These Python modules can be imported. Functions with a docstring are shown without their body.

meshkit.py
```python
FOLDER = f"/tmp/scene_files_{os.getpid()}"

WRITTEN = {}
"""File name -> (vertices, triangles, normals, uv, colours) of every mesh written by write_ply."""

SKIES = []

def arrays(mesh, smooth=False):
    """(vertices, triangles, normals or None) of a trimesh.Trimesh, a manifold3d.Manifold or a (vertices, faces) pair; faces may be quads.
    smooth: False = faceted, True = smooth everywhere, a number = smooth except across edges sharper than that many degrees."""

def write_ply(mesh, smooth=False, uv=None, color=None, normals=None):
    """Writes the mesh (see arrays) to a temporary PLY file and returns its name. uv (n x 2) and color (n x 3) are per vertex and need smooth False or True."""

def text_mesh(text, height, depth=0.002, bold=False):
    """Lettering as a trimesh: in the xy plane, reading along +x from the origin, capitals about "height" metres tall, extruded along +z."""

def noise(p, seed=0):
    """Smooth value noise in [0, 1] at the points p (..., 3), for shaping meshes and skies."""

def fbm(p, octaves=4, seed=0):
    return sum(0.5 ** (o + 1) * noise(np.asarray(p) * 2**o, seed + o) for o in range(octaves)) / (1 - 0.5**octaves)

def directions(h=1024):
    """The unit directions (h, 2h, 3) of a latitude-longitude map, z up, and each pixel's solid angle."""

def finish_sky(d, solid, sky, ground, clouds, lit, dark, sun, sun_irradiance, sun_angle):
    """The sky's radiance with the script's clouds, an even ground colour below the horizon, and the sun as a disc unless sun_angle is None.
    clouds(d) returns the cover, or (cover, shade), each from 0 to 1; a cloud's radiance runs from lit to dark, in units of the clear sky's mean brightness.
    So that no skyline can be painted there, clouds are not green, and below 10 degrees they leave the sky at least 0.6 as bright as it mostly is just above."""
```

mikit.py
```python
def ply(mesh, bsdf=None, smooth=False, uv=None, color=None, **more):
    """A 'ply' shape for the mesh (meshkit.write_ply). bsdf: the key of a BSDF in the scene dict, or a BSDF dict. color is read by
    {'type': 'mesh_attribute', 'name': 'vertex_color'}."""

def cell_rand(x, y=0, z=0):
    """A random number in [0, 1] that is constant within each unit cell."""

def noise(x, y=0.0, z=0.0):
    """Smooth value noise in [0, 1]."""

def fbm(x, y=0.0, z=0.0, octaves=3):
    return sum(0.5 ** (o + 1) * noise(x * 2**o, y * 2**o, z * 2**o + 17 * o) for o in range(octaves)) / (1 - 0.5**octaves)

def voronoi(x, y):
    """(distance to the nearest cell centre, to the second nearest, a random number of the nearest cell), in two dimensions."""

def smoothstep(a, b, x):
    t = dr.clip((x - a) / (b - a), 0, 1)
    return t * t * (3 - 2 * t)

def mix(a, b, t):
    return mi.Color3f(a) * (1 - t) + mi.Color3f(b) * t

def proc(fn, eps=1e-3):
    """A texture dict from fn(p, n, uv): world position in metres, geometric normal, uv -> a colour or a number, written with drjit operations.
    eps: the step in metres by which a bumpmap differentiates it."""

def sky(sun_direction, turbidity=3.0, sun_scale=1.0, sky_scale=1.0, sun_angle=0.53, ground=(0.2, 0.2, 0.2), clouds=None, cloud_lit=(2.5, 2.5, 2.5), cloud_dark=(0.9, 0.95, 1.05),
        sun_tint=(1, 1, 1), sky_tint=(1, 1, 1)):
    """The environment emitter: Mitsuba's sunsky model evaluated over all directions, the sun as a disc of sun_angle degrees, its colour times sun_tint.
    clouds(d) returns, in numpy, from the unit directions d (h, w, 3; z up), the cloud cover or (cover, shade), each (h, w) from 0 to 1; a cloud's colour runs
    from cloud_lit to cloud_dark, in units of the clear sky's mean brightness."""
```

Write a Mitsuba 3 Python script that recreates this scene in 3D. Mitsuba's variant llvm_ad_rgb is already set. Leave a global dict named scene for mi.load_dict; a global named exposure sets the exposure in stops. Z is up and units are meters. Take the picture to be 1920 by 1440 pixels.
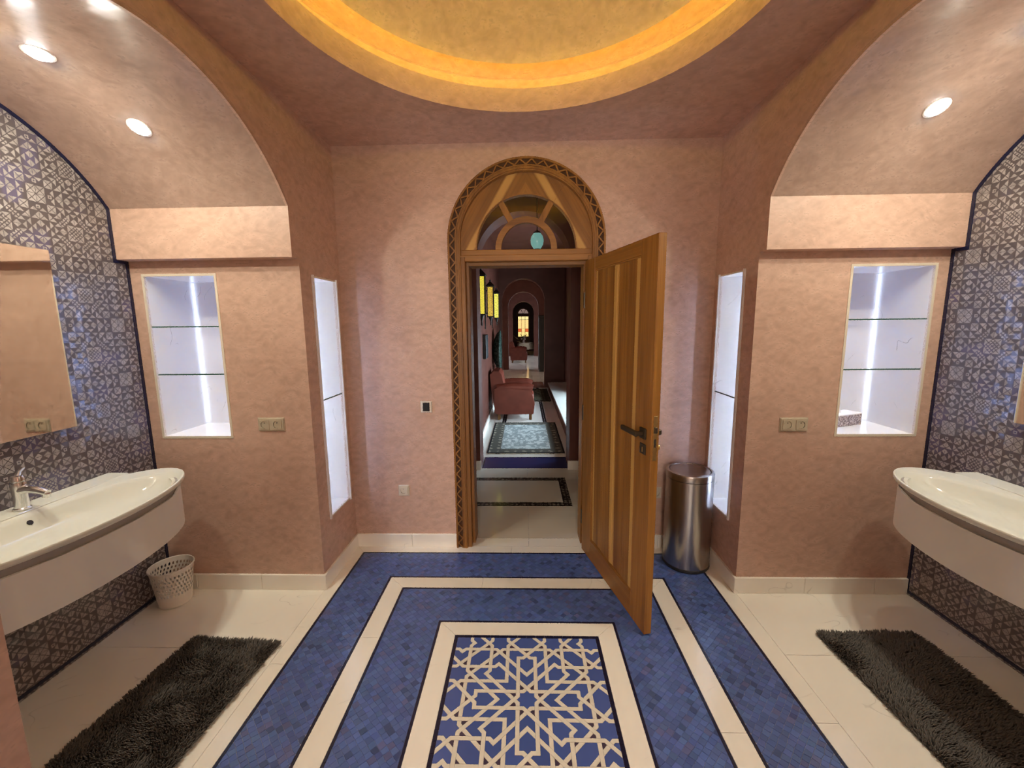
import math, random
import numpy as np
import trimesh
import shapely
from shapely import Polygon, Point, LineString, box as sbox
from shapely.ops import unary_union
import drjit as dr
import mitsuba as mi
import mikit
import meshkit
from mikit import proc, noise, fbm, voronoi, cell_rand, smoothstep, mix

T = mi.ScalarTransform4f
rng = np.random.default_rng(7)
random.seed(7)
scene, labels, roots = {}, {}, set()
PI = math.pi

# ------------------------------------------------------------------ camera, exposure
PITCH, YAW, ROLL, FPX, EYE = 0.1432, 0.0285, -0.0107, 776.86, 1.6
_f = np.array([-math.sin(YAW) * math.cos(PITCH), math.cos(YAW) * math.cos(PITCH), -math.sin(PITCH)])
_r0 = np.array([math.cos(YAW), math.sin(YAW), 0.0])
_u0 = np.cross(_r0, _f)
_up = -math.sin(ROLL) * _r0 + math.cos(ROLL) * _u0
_rt = math.cos(ROLL) * _r0 + math.sin(ROLL) * _u0
scene['camera'] = {'type': 'perspective', 'fov': 2 * math.degrees(math.atan(960 / FPX)), 'fov_axis': 'x', 'near_clip': 0.02, 'far_clip': 100.0,
                   'to_world': T().look_at(origin=[0, 0, EYE], target=list(map(float, np.array([0, 0, EYE]) + _f)), up=list(map(float, _up)))}
exposure = 0.15
LAMP = [468.0, 442.0, 350.0]       # alcove downlights
NICHE = [40.0, 52.0, 82.0]         # hidden white strips in the niches
NICHE_FRONT = [8.0, 14.0, 33.0]  # unseen front strips, placed to brighten the alcove niches
NICHE_SEEN = [0.72, 0.90, 1.2]       # the strips whose diodes can be seen
COVE = [11.5, 6.6, 0.65]           # amber strip behind the dome's rim
COVE_LOW = [95.0, 76.0, 13.0]       # unseen amber strip on the ledge, placed to light the dome and ring
DAY = [12.0, 15.6, 18.5]              # unseen windows of the hall bay, placed to light rug and ledge
UNSEEN_BACK_WINDOW = [19.5, 17.5, 15.0]      # unseen window behind the viewer, placed to light the front wall


def pix(p):
    d = np.asarray(p, float) - [0, 0, EYE]
    z = d @ _f
    return 960 + FPX * (d @ _rt) / z, 720 - FPX * (d @ _up) / z, z


# ------------------------------------------------------------------ materials
def mat(name, d, two=True):
    scene[name] = {'type': 'twosided', 'b': d} if two else d
    return name


def pr(color, rough=0.5, metallic=0.0, spec=0.5, **k):
    c = color if isinstance(color, dict) else {'type': 'rgb', 'value': list(color)}
    return {'type': 'principled', 'base_color': c, 'roughness': rough, 'metallic': metallic, 'specular': spec, **k}


def em(rgb, w):
    """An area emitter; w is how often the renderer aims at it."""
    return {'type': 'area', 'radiance': {'type': 'rgb', 'value': list(rgb)}, 'sampling_weight': float(w)}


def lin(r, g, b):
    f = lambda v: (v / 255 / 12.92) if v / 255 <= 0.04045 else ((v / 255 + 0.055) / 1.055) ** 2.4
    return [f(r), f(g), f(b)]


def plaster_fn(p, n, uv):
    a = fbm(p.x * 3.1 + 5, p.y * 3.1, p.z * 3.1, 3)
    w = fbm(p.x * 9, p.y * 9, p.z * 9, 2) * 1.6
    b = fbm(p.x * 30 + w * 1.5, p.y * 30 - w, p.z * 36 + w * 1.7, 3)
    c = fbm(p.x * 95, p.y * 95 + w, p.z * 150, 2)
    t = dr.clip(0.5 + (a - 0.5) * 0.8 + (b - 0.5) * 1.5, 0, 1)
    col = mix([0.43, 0.283, 0.218], [0.57, 0.388, 0.308], t)
    d = smoothstep(0.56, 0.78, 0.55 * b + 0.45 * c)
    return col * (1 - 0.20 * d)


def darkened_plaster_fn(p, n, uv):
    return plaster_fn(p, n, uv) * mi.Color3f(0.80, 0.83, 0.86)  # wall plaster made darker and greyer, offsetting lamp brightness on the vaults


PLASTER_TEX = proc(plaster_fn)
mat('m_plaster', pr(PLASTER_TEX, 0.46, spec=0.45))
PLASTER_BUMP = proc(lambda p, n, uv: fbm(p.x * 7, p.y * 9, p.z * 7, 3) * 1.0, eps=0.004)
mat('m_plaster_polished', {'type': 'bumpmap', 'arbitrary': PLASTER_BUMP, 'scale': 0.005, 'bsdf': pr(proc(darkened_plaster_fn), 0.27, spec=0.5)})
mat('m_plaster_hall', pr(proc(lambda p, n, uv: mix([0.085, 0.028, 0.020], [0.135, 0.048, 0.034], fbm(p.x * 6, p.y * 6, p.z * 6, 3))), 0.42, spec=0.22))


def marble_fn(p, n, uv):
    w = fbm(p.x * 2.3, p.y * 2.3, p.z * 2.3, 3)
    h = p.x * 5 + p.y * 2 + p.z * 3
    v = dr.abs(fbm(h + w, p.y * 8 - p.x * 3 + 9, p.z * 7, 2) - 0.5)
    vein = (1 - smoothstep(0.0, 0.012, v)) * smoothstep(0.60, 0.72, fbm(p.x * 9 + 31, p.y * 9, p.z * 9, 2))
    return mix([0.86, 0.84, 0.765], [0.91, 0.895, 0.825], w) * (1 - 0.18 * vein)


mat('m_marble', pr(proc(marble_fn), 0.16, spec=0.5))


def niche_fn(p, n, uv):
    w = fbm(p.x * 3, p.y * 3, p.z * 3, 3)
    h = (p.x + p.y) * 6
    v = dr.abs(fbm(h + w * 1.2, p.z * 9 - h * 1.1, 4, 2) - 0.5)
    vein = (1 - smoothstep(0.0, 0.010, v)) * smoothstep(0.60, 0.70, fbm(p.x * 11 + 31, p.y * 11, p.z * 11, 2))
    return mix([0.76, 0.76, 0.77], [0.82, 0.82, 0.83], w) * (1 - 0.40 * vein)


mat('m_niche', pr(proc(niche_fn), 0.22, spec=0.4))
mat('m_hall_marble', pr(proc(lambda p, n, uv: mix([0.60, 0.56, 0.49], [0.72, 0.68, 0.60], fbm(p.x * 2.5, p.y * 2.5, 0, 4))), 0.10, spec=0.5))
mat('m_grout', pr([0.40, 0.40, 0.45], 0.8))
VC = {'type': 'mesh_attribute', 'name': 'vertex_color'}
mat('m_zellige', pr(VC, 0.20, spec=0.5))
mat('m_navy', pr([0.006, 0.008, 0.030], 0.22, spec=0.5))
mat('m_strap', pr(proc(lambda p, n, uv: mix([0.70, 0.67, 0.58], [0.80, 0.77, 0.68], fbm(p.x * 40, p.y * 40, 0, 2))), 0.3, spec=0.4))


def tri(x):
    return dr.abs(x - dr.floor(x) - 0.5) * 2


def mosaic_fn(p, n, uv):
    q = 0.0260
    u, v = p.y + 0.0012 * noise(p.y * 60, p.z * 60), p.z + 0.0012 * noise(p.y * 50, p.z * 50 + 7)
    # kaleidoscope fold, then small square cells turned by 45 degrees
    P = 8 * q * 1.41421
    fu, fv = dr.abs(u / P - dr.floor(u / P) - 0.5) * P, dr.abs(v / P - dr.floor(v / P) - 0.5) * P
    hi, lo = dr.maximum(fu, fv), dr.minimum(fu, fv)
    a, b = (hi + lo) / (1.41421 * q), (hi - lo) / (1.41421 * q)
    ia, ib = dr.floor(a), dr.floor(b)
    x, y = a - ia, b - ib
    k = cell_rand(ia + 17, ib + 29, 5)
    g = 0.055
    grout = (x < g) | (x > 1 - g) | (y < g) | (y > 1 - g)
    t0 = dr.select(x + y < 0.95, 1.0, 0.0)
    t1 = dr.select(x - y > 0.05, 1.0, 0.0)
    cx, cy = dr.abs(x - 0.5), dr.abs(y - 0.5)
    dot = dr.select((cx + cy < 0.42) & (cx + cy > 0.17), 1.0, 0.0)
    four = dr.select((cx > 0.09) & (cy > 0.09) & (cx + cy < 0.72), 1.0, 0.0)
    light = dr.select(k < 0.38, t0, dr.select(k < 0.74, t1, dr.select(k < 0.84, dot, dr.select(k < 0.93, four, t0))))
    light = dr.select(grout, 0.0, light)
    tone = 0.80 + 0.4 * cell_rand(dr.floor(u / q * 1.1), dr.floor(v / q * 1.1), 9)
    rr = noise(u * 11 + 3, v * 11)
    dark = mix([0.082, 0.068, 0.072], [0.092, 0.078, 0.130], smoothstep(0.62, 0.85, rr))
    return mix(dark, mi.Color3f(0.275, 0.248, 0.245) * tone, light)


def mosaic_bump(p, n, uv):
    s = 1 / 0.026
    a, b = p.y * s, p.z * s
    ia, ib = dr.floor(a), dr.floor(b)
    return (cell_rand(ia, ib, 1) - 0.5) * (a - ia - 0.5) + (cell_rand(ia, ib, 2) - 0.5) * (b - ib - 0.5)


mat('m_mosaic', {'type': 'bumpmap', 'arbitrary': proc(mosaic_bump, eps=0.0006), 'scale': 0.0042, 'bsdf': pr(proc(mosaic_fn), 0.20, spec=0.55)})

HG, FR = np.array([0.405, 2.778]), np.array([0.608, 1.95])      # door: hinge and free edge of its visible face, on the floor
DE = (FR - HG) / np.linalg.norm(FR - HG)
DN = np.array([-DE[1], DE[0]])                                   # away from the camera's side


def wood_tone(g, fine, streak):
    c = mix([0.118, 0.043, 0.007], [0.285, 0.125, 0.022], g)
    c = c * (0.86 + 0.28 * fine)
    return mix(c, [0.47, 0.27, 0.075], streak)


def wood_v_fn(p, n, uv):
    h = p.x * 0.97 + p.y * 0.8
    w = fbm(h * 4, p.z * 0.7, 2, 2)
    return wood_tone(fbm(h * 22 + w * 4, p.z * 1.1, 0, 3), noise(h * 230, p.z * 5, 1), 0.0)


def wood_h_fn(p, n, uv):
    h = p.x * 0.97 + p.y * 0.3
    w = fbm(p.z * 5, h * 0.9, 2, 2)
    return wood_tone(fbm(p.z * 24 + w * 4, h * 1.3, 0, 3), noise(p.z * 240, h * 5, 1), 0.0)


def plank_fn(p, n, uv):
    u = (p.x - HG[0]) * DE[0] + (p.y - HG[1]) * DE[1]
    w = 0.03 * (fbm(p.z * 0.9, u * 2, 5, 2) - 0.5)
    k = u + w
    st = smoothstep(0.411, 0.417, k) * (1 - smoothstep(0.460, 0.478, k)) + smoothstep(0.655, 0.662, k) * (1 - smoothstep(0.686, 0.70, k)) \
        + smoothstep(0.155, 0.16, k) * (1 - smoothstep(0.175, 0.183, k)) * 0.8
    return wood_tone(fbm(u * 30 + w * 30, p.z * 1.0, 0, 3), noise(u * 260, p.z * 5, 1), dr.clip(st, 0, 1) * 0.85)


def board_fn(p, n, uv):          # boards of the fanlight surround, grain on the slant with one pale sapwood edge
    s = dr.select(p.x < 0.02, 1.0, -1.0)
    g = (p.x - 0.02) * 0.86 * s - (p.z - 2.09) * 0.52
    st = smoothstep(-0.015, 0.0, g + 0.335) * (1 - smoothstep(0.03, 0.05, g + 0.335))
    return wood_tone(fbm(g * 24, (p.z + p.x * s) * 1.4, 0, 3), noise(g * 200, p.z * 6, 1), st * 0.8)


mat('m_wood_v', pr(proc(wood_v_fn), 0.42, spec=0.4))
mat('m_wood_h', pr(proc(wood_h_fn), 0.42, spec=0.4))
mat('m_plank', pr(proc(plank_fn), 0.42, spec=0.4))
mat('m_board', pr(proc(board_fn), 0.42, spec=0.4))
mat('m_wood_dark', pr(proc(lambda p, n, uv: wood_tone(fbm((p.x + p.y) * 30, p.z * 1.2, 0, 3), noise(p.x * 200, p.z * 200, 1), 0.0) * 0.62), 0.5, spec=0.35))
mat('m_casing', pr([0.052, 0.019, 0.005], 0.6, spec=0.3))
mat('m_steel', {'type': 'roughconductor', 'material': 'none', 'specular_reflectance': {'type': 'rgb', 'value': [0.44, 0.41, 0.38]}, 'alpha': 0.07, 'distribution': 'ggx'})
mat('m_chrome', {'type': 'roughconductor', 'material': 'none', 'specular_reflectance': {'type': 'rgb', 'value': [0.80, 0.80, 0.80]}, 'alpha': 0.04, 'distribution': 'ggx'})
mat('m_mirror', {'type': 'conductor', 'material': 'none', 'specular_reflectance': {'type': 'rgb', 'value': [0.86, 0.87, 0.84]}})
mat('m_bronze', pr([0.060, 0.045, 0.028], 0.38, metallic=0.6))
mat('m_brass', pr([0.55, 0.42, 0.19], 0.3, metallic=1.0))
mat('m_brass_bright', pr([0.85, 0.62, 0.25], 0.12, metallic=1.0))
mat('m_ceramic', pr([0.64, 0.65, 0.585], 0.07, spec=0.5))
mat('m_lacquer', pr([0.68, 0.68, 0.64], 0.10, spec=0.5))
mat('m_shadowgap', pr([0.28, 0.26, 0.24], 0.4))
mat('m_black', pr([0.008, 0.008, 0.009], 0.5))
mat('m_rubber', pr([0.012, 0.012, 0.013], 0.6))
mat('m_plastic_white', pr([0.74, 0.71, 0.66], 0.4))
mat('m_pewter', pr([0.46, 0.40, 0.30], 0.36, metallic=0.15))
mat('m_pewter_light', pr([0.62, 0.58, 0.50], 0.35, metallic=0.1))
mat('m_socket_well', pr([0.10, 0.085, 0.06], 0.4))
mat('m_switch_black', pr([0.015, 0.018, 0.02], 0.25))
mat('m_frame_cream', pr([0.62, 0.56, 0.46], 0.45))
mat('m_glass_edge', pr([0.05, 0.11, 0.10], 0.15))
mat('m_pane', {'type': 'thindielectric', 'int_ior': 1.5}, two=False)
mat('m_mat', pr([0.115, 0.107, 0.100], 0.95, spec=0.1, sheen=0.3))
mat('m_matbase', pr([0.02, 0.019, 0.018], 0.95, spec=0.1))
mat('m_led_backing', pr([0.8, 0.8, 0.8], 0.5))
mat('m_lamp_trim', pr([0.75, 0.72, 0.66], 0.35))
mat('m_leather', pr(proc(lambda p, n, uv: mix([0.115, 0.025, 0.015], [0.18, 0.043, 0.025], fbm(p.x * 9, p.y * 9, p.z * 9, 3))), 0.4, spec=0.28))
mat('m_iron', pr([0.02, 0.016, 0.012], 0.5, metallic=0.3))
mat('m_green', pr(proc(lambda p, n, uv: mix([0.012, 0.030, 0.024], [0.05, 0.09, 0.075], smoothstep(0.45, 0.6, fbm(p.x * 30, p.y * 30, p.z * 30, 2)))), 0.35))
mat('m_terracotta', pr([0.20, 0.085, 0.06], 0.15))
mat('m_cloth_cream', pr([0.60, 0.52, 0.38], 0.8))
mat('m_leaf', pr([0.03, 0.06, 0.025], 0.5))
mat('m_flower', pr([0.75, 0.62, 0.55], 0.7))
mat('m_tissue', pr([0.85, 0.85, 0.86], 0.8))


def tissue_box_fn(p, n, uv):
    u = (p.x * 0.935 + p.y * 0.35) / 0.009
    v = p.z / 0.009
    w = (p.y * 0.935 - p.x * 0.35) / 0.009
    k = cell_rand(dr.floor(u + v), dr.floor(v - u + w), dr.floor(w))
    return mix([0.16, 0.11, 0.11], [0.55, 0.47, 0.46], smoothstep(0.3, 0.7, k))


mat('m_tissue_box', pr(proc(tissue_box_fn), 0.35))


def rug_fn(x0, x1, y0, y1, field, field2, edge, edge2):
    def fn(p, n, uv):
        dx = dr.minimum(p.x - x0, x1 - p.x)
        dy = dr.minimum(p.y - y0, y1 - p.y)
        d = dr.minimum(dx, dy)
        fl = fbm(p.x * 26, p.y * 20, 0, 3)
        sx, sy = tri(p.x / 0.11), tri(p.y / 0.13)
        motif = smoothstep(0.45, 0.6, 0.5 * fl + 0.5 * sx * sy)
        fld = mix(field, field2, smoothstep(0.42, 0.62, fl + 0.10 * (sx - 0.5)))
        brd = mix(edge, edge2, motif)
        c = dr.select(d > 0.17, fld, brd)
        c = dr.select((d > 0.155) & (d < 0.17), mi.Color3f(edge[0] * 1.6, edge[1] * 1.6, edge[2] * 1.6), c)
        return dr.select(d < 0.022, mi.Color3f(0.02, 0.02, 0.022), c)
    return fn


RUG1, RUG2 = (-0.47, 0.51, 5.0, 6.62), (-0.42, 0.57, 8.5, 10.2)
mat('m_rug_pale', pr(proc(rug_fn(*RUG1, [0.30, 0.36, 0.36], [0.58, 0.64, 0.63], [0.10, 0.10, 0.085], [0.33, 0.31, 0.25])), 0.9, spec=0.1))
mat('m_rug_green', pr(proc(rug_fn(*RUG2, [0.12, 0.12, 0.08], [0.26, 0.25, 0.17], [0.06, 0.05, 0.035], [0.20, 0.17, 0.11])), 0.9, spec=0.1))


def border_fn(p, n, uv):
    u = tri((p.x + p.y * 0.0) / 0.075)
    w = tri(p.y / 0.075)
    m = dr.select((noise(p.x * 60, p.y * 60) > 0.5) & (dr.abs(u - 0.5) * dr.abs(w - 0.5) > 0.05), 0.5, 0.0)
    return mix([0.010, 0.009, 0.008], [0.36, 0.33, 0.28], m)


mat('m_border', pr(proc(border_fn), 0.2))


# ------------------------------------------------------------------ geometry helpers
def cat_(ms):
    ms = [m for m in ms if m is not None]
    return trimesh.util.concatenate(ms) if len(ms) > 1 else ms[0]


def bx(x0, x1, y0, y1, z0, z1, c=0.0):
    lo, hi = np.minimum([x0, y0, z0], [x1, y1, z1]), np.maximum([x0, y0, z0], [x1, y1, z1])
    if c <= 0:
        m = trimesh.creation.box(extents=hi - lo)
        m.apply_translation((lo + hi) / 2)
        return m
    c = min(c, 0.49 * float((hi - lo).min()))
    pts = []
    for sx in (0, 1):
        for sy in (0, 1):
            for sz in (0, 1):
                p = np.where([sx, sy, sz], hi, lo)
                s = np.where([sx, sy, sz], -1, 1) * c
                for k in range(3):
                    q = p + s
                    q[k] = p[k]
                    pts.append(q)
    return trimesh.convex.convex_hull(np.array(pts))


def ext(poly, t0, t1, plane):
    """Polygon extruded: plane 'z': (x, y) along z; 'x': (y, z) along x; 'y': (x, z) along y."""
    out = []
    for g in getattr(poly, 'geoms', [poly]):
        if g.area < 1e-9:
            continue
        m = trimesh.creation.extrude_polygon(g, t1 - t0, engine='earcut')
        m.apply_translation([0, 0, t0])
        v = m.vertices
        if plane == 'x':
            m = trimesh.Trimesh(v[:, [2, 0, 1]], m.faces, process=False)
        elif plane == 'y':
            m = trimesh.Trimesh(v[:, [0, 2, 1]], m.faces[:, ::-1], process=False)
        out.append(m)
    return cat_(out)


def lathe(prof, seg=48, cx=0, cy=0, cz=0):
    prof = np.asarray(prof, float)
    th = np.arange(seg) * 2 * PI / seg
    v = np.stack([np.outer(np.cos(th), prof[:, 0]), np.outer(np.sin(th), prof[:, 0]), np.tile(prof[:, 1], (seg, 1))], -1).reshape(-1, 3)
    k = len(prof)
    f = []
    for i in range(seg):
        j = (i + 1) % seg
        for a in range(k - 1):
            f += [[i * k + a, j * k + a, j * k + a + 1], [i * k + a, j * k + a + 1, i * k + a + 1]]
    m = trimesh.Trimesh(v + [cx, cy, cz], f, process=False)
    m.merge_vertices()
    m.update_faces(m.nondegenerate_faces())
    return m


def tube(pts, r, seg=12, caps=True):
    pts = np.asarray(pts, float)
    r = np.broadcast_to(np.asarray(r, float), len(pts))
    tan = np.gradient(pts, axis=0)
    tan /= np.linalg.norm(tan, axis=1, keepdims=True)
    up = np.array([0, 0, 1.0]) if abs(tan[0, 2]) < 0.9 else np.array([1.0, 0, 0])
    v = []
    for p, t, rr in zip(pts, tan, r):
        a = np.cross(t, up); a /= np.linalg.norm(a)
        b = np.cross(a, t)
        th = np.arange(seg) * 2 * PI / seg
        v.append(p + rr * (np.outer(np.cos(th), a) + np.outer(np.sin(th), b)))
    v = np.vstack(v)
    f = []
    for i in range(len(pts) - 1):
        for j in range(seg):
            k = (j + 1) % seg
            f += [[i * seg + j, i * seg + k, (i + 1) * seg + k], [i * seg + j, (i + 1) * seg + k, (i + 1) * seg + j]]
    if caps:
        n = len(v)
        v = np.vstack([v, pts[0], pts[-1]])
        e = (len(pts) - 1) * seg
        for j in range(seg):
            k = (j + 1) % seg
            f += [[n, k, j], [n + 1, e + j, e + k]]
    m = trimesh.Trimesh(v, f, process=False)
    m.fix_normals() if len(f) < 3000 else None
    return m


def bar(a, b, w, h, up=(0, 0, 1)):
    """A box-section bar from a to b."""
    a, b, up = np.asarray(a, float), np.asarray(b, float), np.asarray(up, float)
    d = b - a; L = np.linalg.norm(d); d /= L
    s = np.cross(d, up); s /= np.linalg.norm(s)
    u = np.cross(s, d)
    m = trimesh.creation.box(extents=[L, w, h])
    M = np.eye(4); M[:3, 0], M[:3, 1], M[:3, 2], M[:3, 3] = d, s, u, (a + b) / 2
    m.apply_transform(M)
    return m


def moved(m, M):
    m = m.copy(); m.apply_transform(M); return m


def rotz(a, t=(0, 0, 0)):
    M = np.eye(4)
    M[:2, :2] = [[math.cos(a), -math.sin(a)], [math.sin(a), math.cos(a)]]
    M[:3, 3] = t
    return M


def free(key):
    if key not in scene and key not in roots:
        return key
    k = 1
    while f'{key}_{k:03d}' in scene or f'{key}_{k:03d}' in roots:
        k += 1
    return f'{key}_{k:03d}'


_next = {}


def free_fast(key):
    k = _next.get(key, 0)
    _next[key] = k + 1
    return key if k == 0 else f'{key}_{k:03d}'


def root(name, label, cat=None, group=None, kind=None):
    key = free(name); roots.add(key)
    e = {'label': label}
    if cat: e['category'] = cat
    if group: e['group'] = group
    if kind: e['kind'] = kind
    labels[key] = e
    return key


def put(key, mesh, material, label=None, cat=None, group=None, kind=None, smooth=False, fast=False, color=None, uv=None, **more):
    key = free_fast(key) if fast else free(key)
    scene[key] = mesh if isinstance(mesh, dict) else mikit.ply(mesh, material, smooth, uv, color, **more)
    e = {k: v for k, v in (('label', label), ('category', cat), ('group', group), ('kind', kind)) if v}
    if e: labels[key] = e
    return key


def struct(name, mesh, material, label, smooth=False, **more):
    return put(name, mesh, material, label, kind='structure', smooth=smooth, **more)


# ------------------------------------------------------------------ room measures
XL, XR, YF, YB, ZC = -1.228, 1.256, 2.816, 0.325, 2.742          # side walls, front wall, back wall, ceiling
TL, TR, YE, YN = -2.191, 2.252, 2.313, 0.85                       # mosaic walls, far and near end of the alcoves
ZI0, ZI1, YI = 1.966, 2.237, 2.246                                # impost band: underside, top, face
AY, AZ, AR = 1.54, 1.728, 0.864                                   # vault axis and radius
CX, FC = 0.0055, np.array([0.0055, 1.572])                        # floor pattern centre
DCX = 0.022                                                       # doorway centre
NL = [('left', -1, XL, TL), ('right', 1, XR, TR)]


def arc_yz(y0, y1, n=48):
    a0, a1 = math.acos((y0 - AY) / AR), math.acos((y1 - AY) / AR)
    return [(AY + AR * math.cos(a), AZ + AR * math.sin(a)) for a in np.linspace(a0, a1, n)]


opening = Polygon([(YN, -0.1), (YE, -0.1), (YE, ZI0), (YI, ZI0)] + arc_yz(YI, YN) + [(YN, 2.0)])
def arch_poly(cx, hw, zs, z0=-0.1, n=48):
    return Polygon([(cx - hw, z0), (cx + hw, z0)] + [(cx + hw * math.cos(a), zs + hw * math.sin(a)) for a in np.linspace(0, PI, n)])


SN = (2.447, 2.737, 0.405, 1.885)                                  # side niche: y0, y1, z0, z1
struct('floor', cat_([bx(TL - 0.1, TR + 0.1, YB - 3.0, YF + 0.02, -0.08, -0.003), bx(-2.4, 1.8, YF + 0.02, 27, -0.08, -0.003)]), 'm_grout', 'floor of the bathroom and the hall beyond the door')
for side, s, xw, tw in NL:
    wall = sbox(YB - 0.01, -0.05, YF + 0.01, ZC + 0.02).difference(opening).difference(sbox(SN[0], SN[2], SN[1], SN[3]))
    t = sorted((xw, xw + s * 0.012))
    struct(f'wall_{side}', ext(wall, t[0], t[1], 'x'), 'm_plaster', f'pink brown plaster side wall with the arched alcove opening on the {side}')
    # end wall with a niche, impost, vault, near end wall, mosaic wall
    nx = (-2.112, -1.712) if s < 0 else (1.753, 2.178)
    a, b = sorted((xw, tw))
    endw = sbox(a, -0.05, b, ZI0 + 0.01).difference(sbox(nx[0], 0.968, nx[1], 1.885))
    struct('wall_alcove_end', ext(endw, YE, YE + 0.012, 'y'), 'm_plaster', f'pink brown plaster end wall with lit niche and double socket in the {side} alcove')
    struct('trim_impost', bx(a, b, YI, YE + 0.02, ZI0, ZI1 + 0.004, 0.002), 'm_plaster', f'pale lit plaster band under the vault of the {side} alcove')
    struct('wall_alcove_near', ext(sbox(a, -0.05, b, 2.245), YN - 0.012, YN, 'y'), 'm_plaster', f'plaster jamb at the near end of the {side} alcove')
    arc = arc_yz(YI, YN, 96)
    outer = [(AY + (AR + 0.015) * (y - AY) / AR, AZ + (AR + 0.015) * (z - AZ) / AR) for y, z in arc]
    struct('ceiling_vault', ext(Polygon(arc + outer[::-1]), a, b, 'x'), 'm_plaster_polished', f'polished plaster barrel vault over the {side} alcove', smooth=30)
    t = sorted((tw, tw + s * 0.012))
    mw = root('wall_mosaic', f'wall of small grey and violet mosaic tiles behind the {side} washbasin', kind='structure')
    put(mw + '__mosaic', ext(opening.intersection(sbox(YN - 0.1, -0.02, 3, 3)).buffer(0.004), t[0], t[1], 'x'), 'm_mosaic')
    # dark blue edging tiles along the wall's outline
    path = [(YE, 0.012)] + [(YE, ZI0)] + [(YI, ZI0)] + arc_yz(YI, YN, 40) + [(YN, 0.012), (YE, 0.012)]
    ring = Polygon(path)
    inner = ring.buffer(-0.016, join_style=2)
    line = LineString(path)
    n = int(line.length / 0.072)
    lib = {}
    for i in range(n):
        d0, d1 = line.length * i / n + 0.0007, line.length * (i + 1) / n - 0.0007
        seg = shapely.ops.substring(line, d0, d1)
        piece = seg.buffer(0.016, cap_style=2, join_style=2).intersection(ring)
        if piece.area > 1e-6:
            q = sorted((tw, tw - s * 0.004))
            put(mw + '__edging_tile', ext(piece, q[0], q[1], 'x'), 'm_navy', fast=True)
    if s < 0: labels[mw + '__edging_tile'] = {'label': 'dark navy edging tile'}

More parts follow.
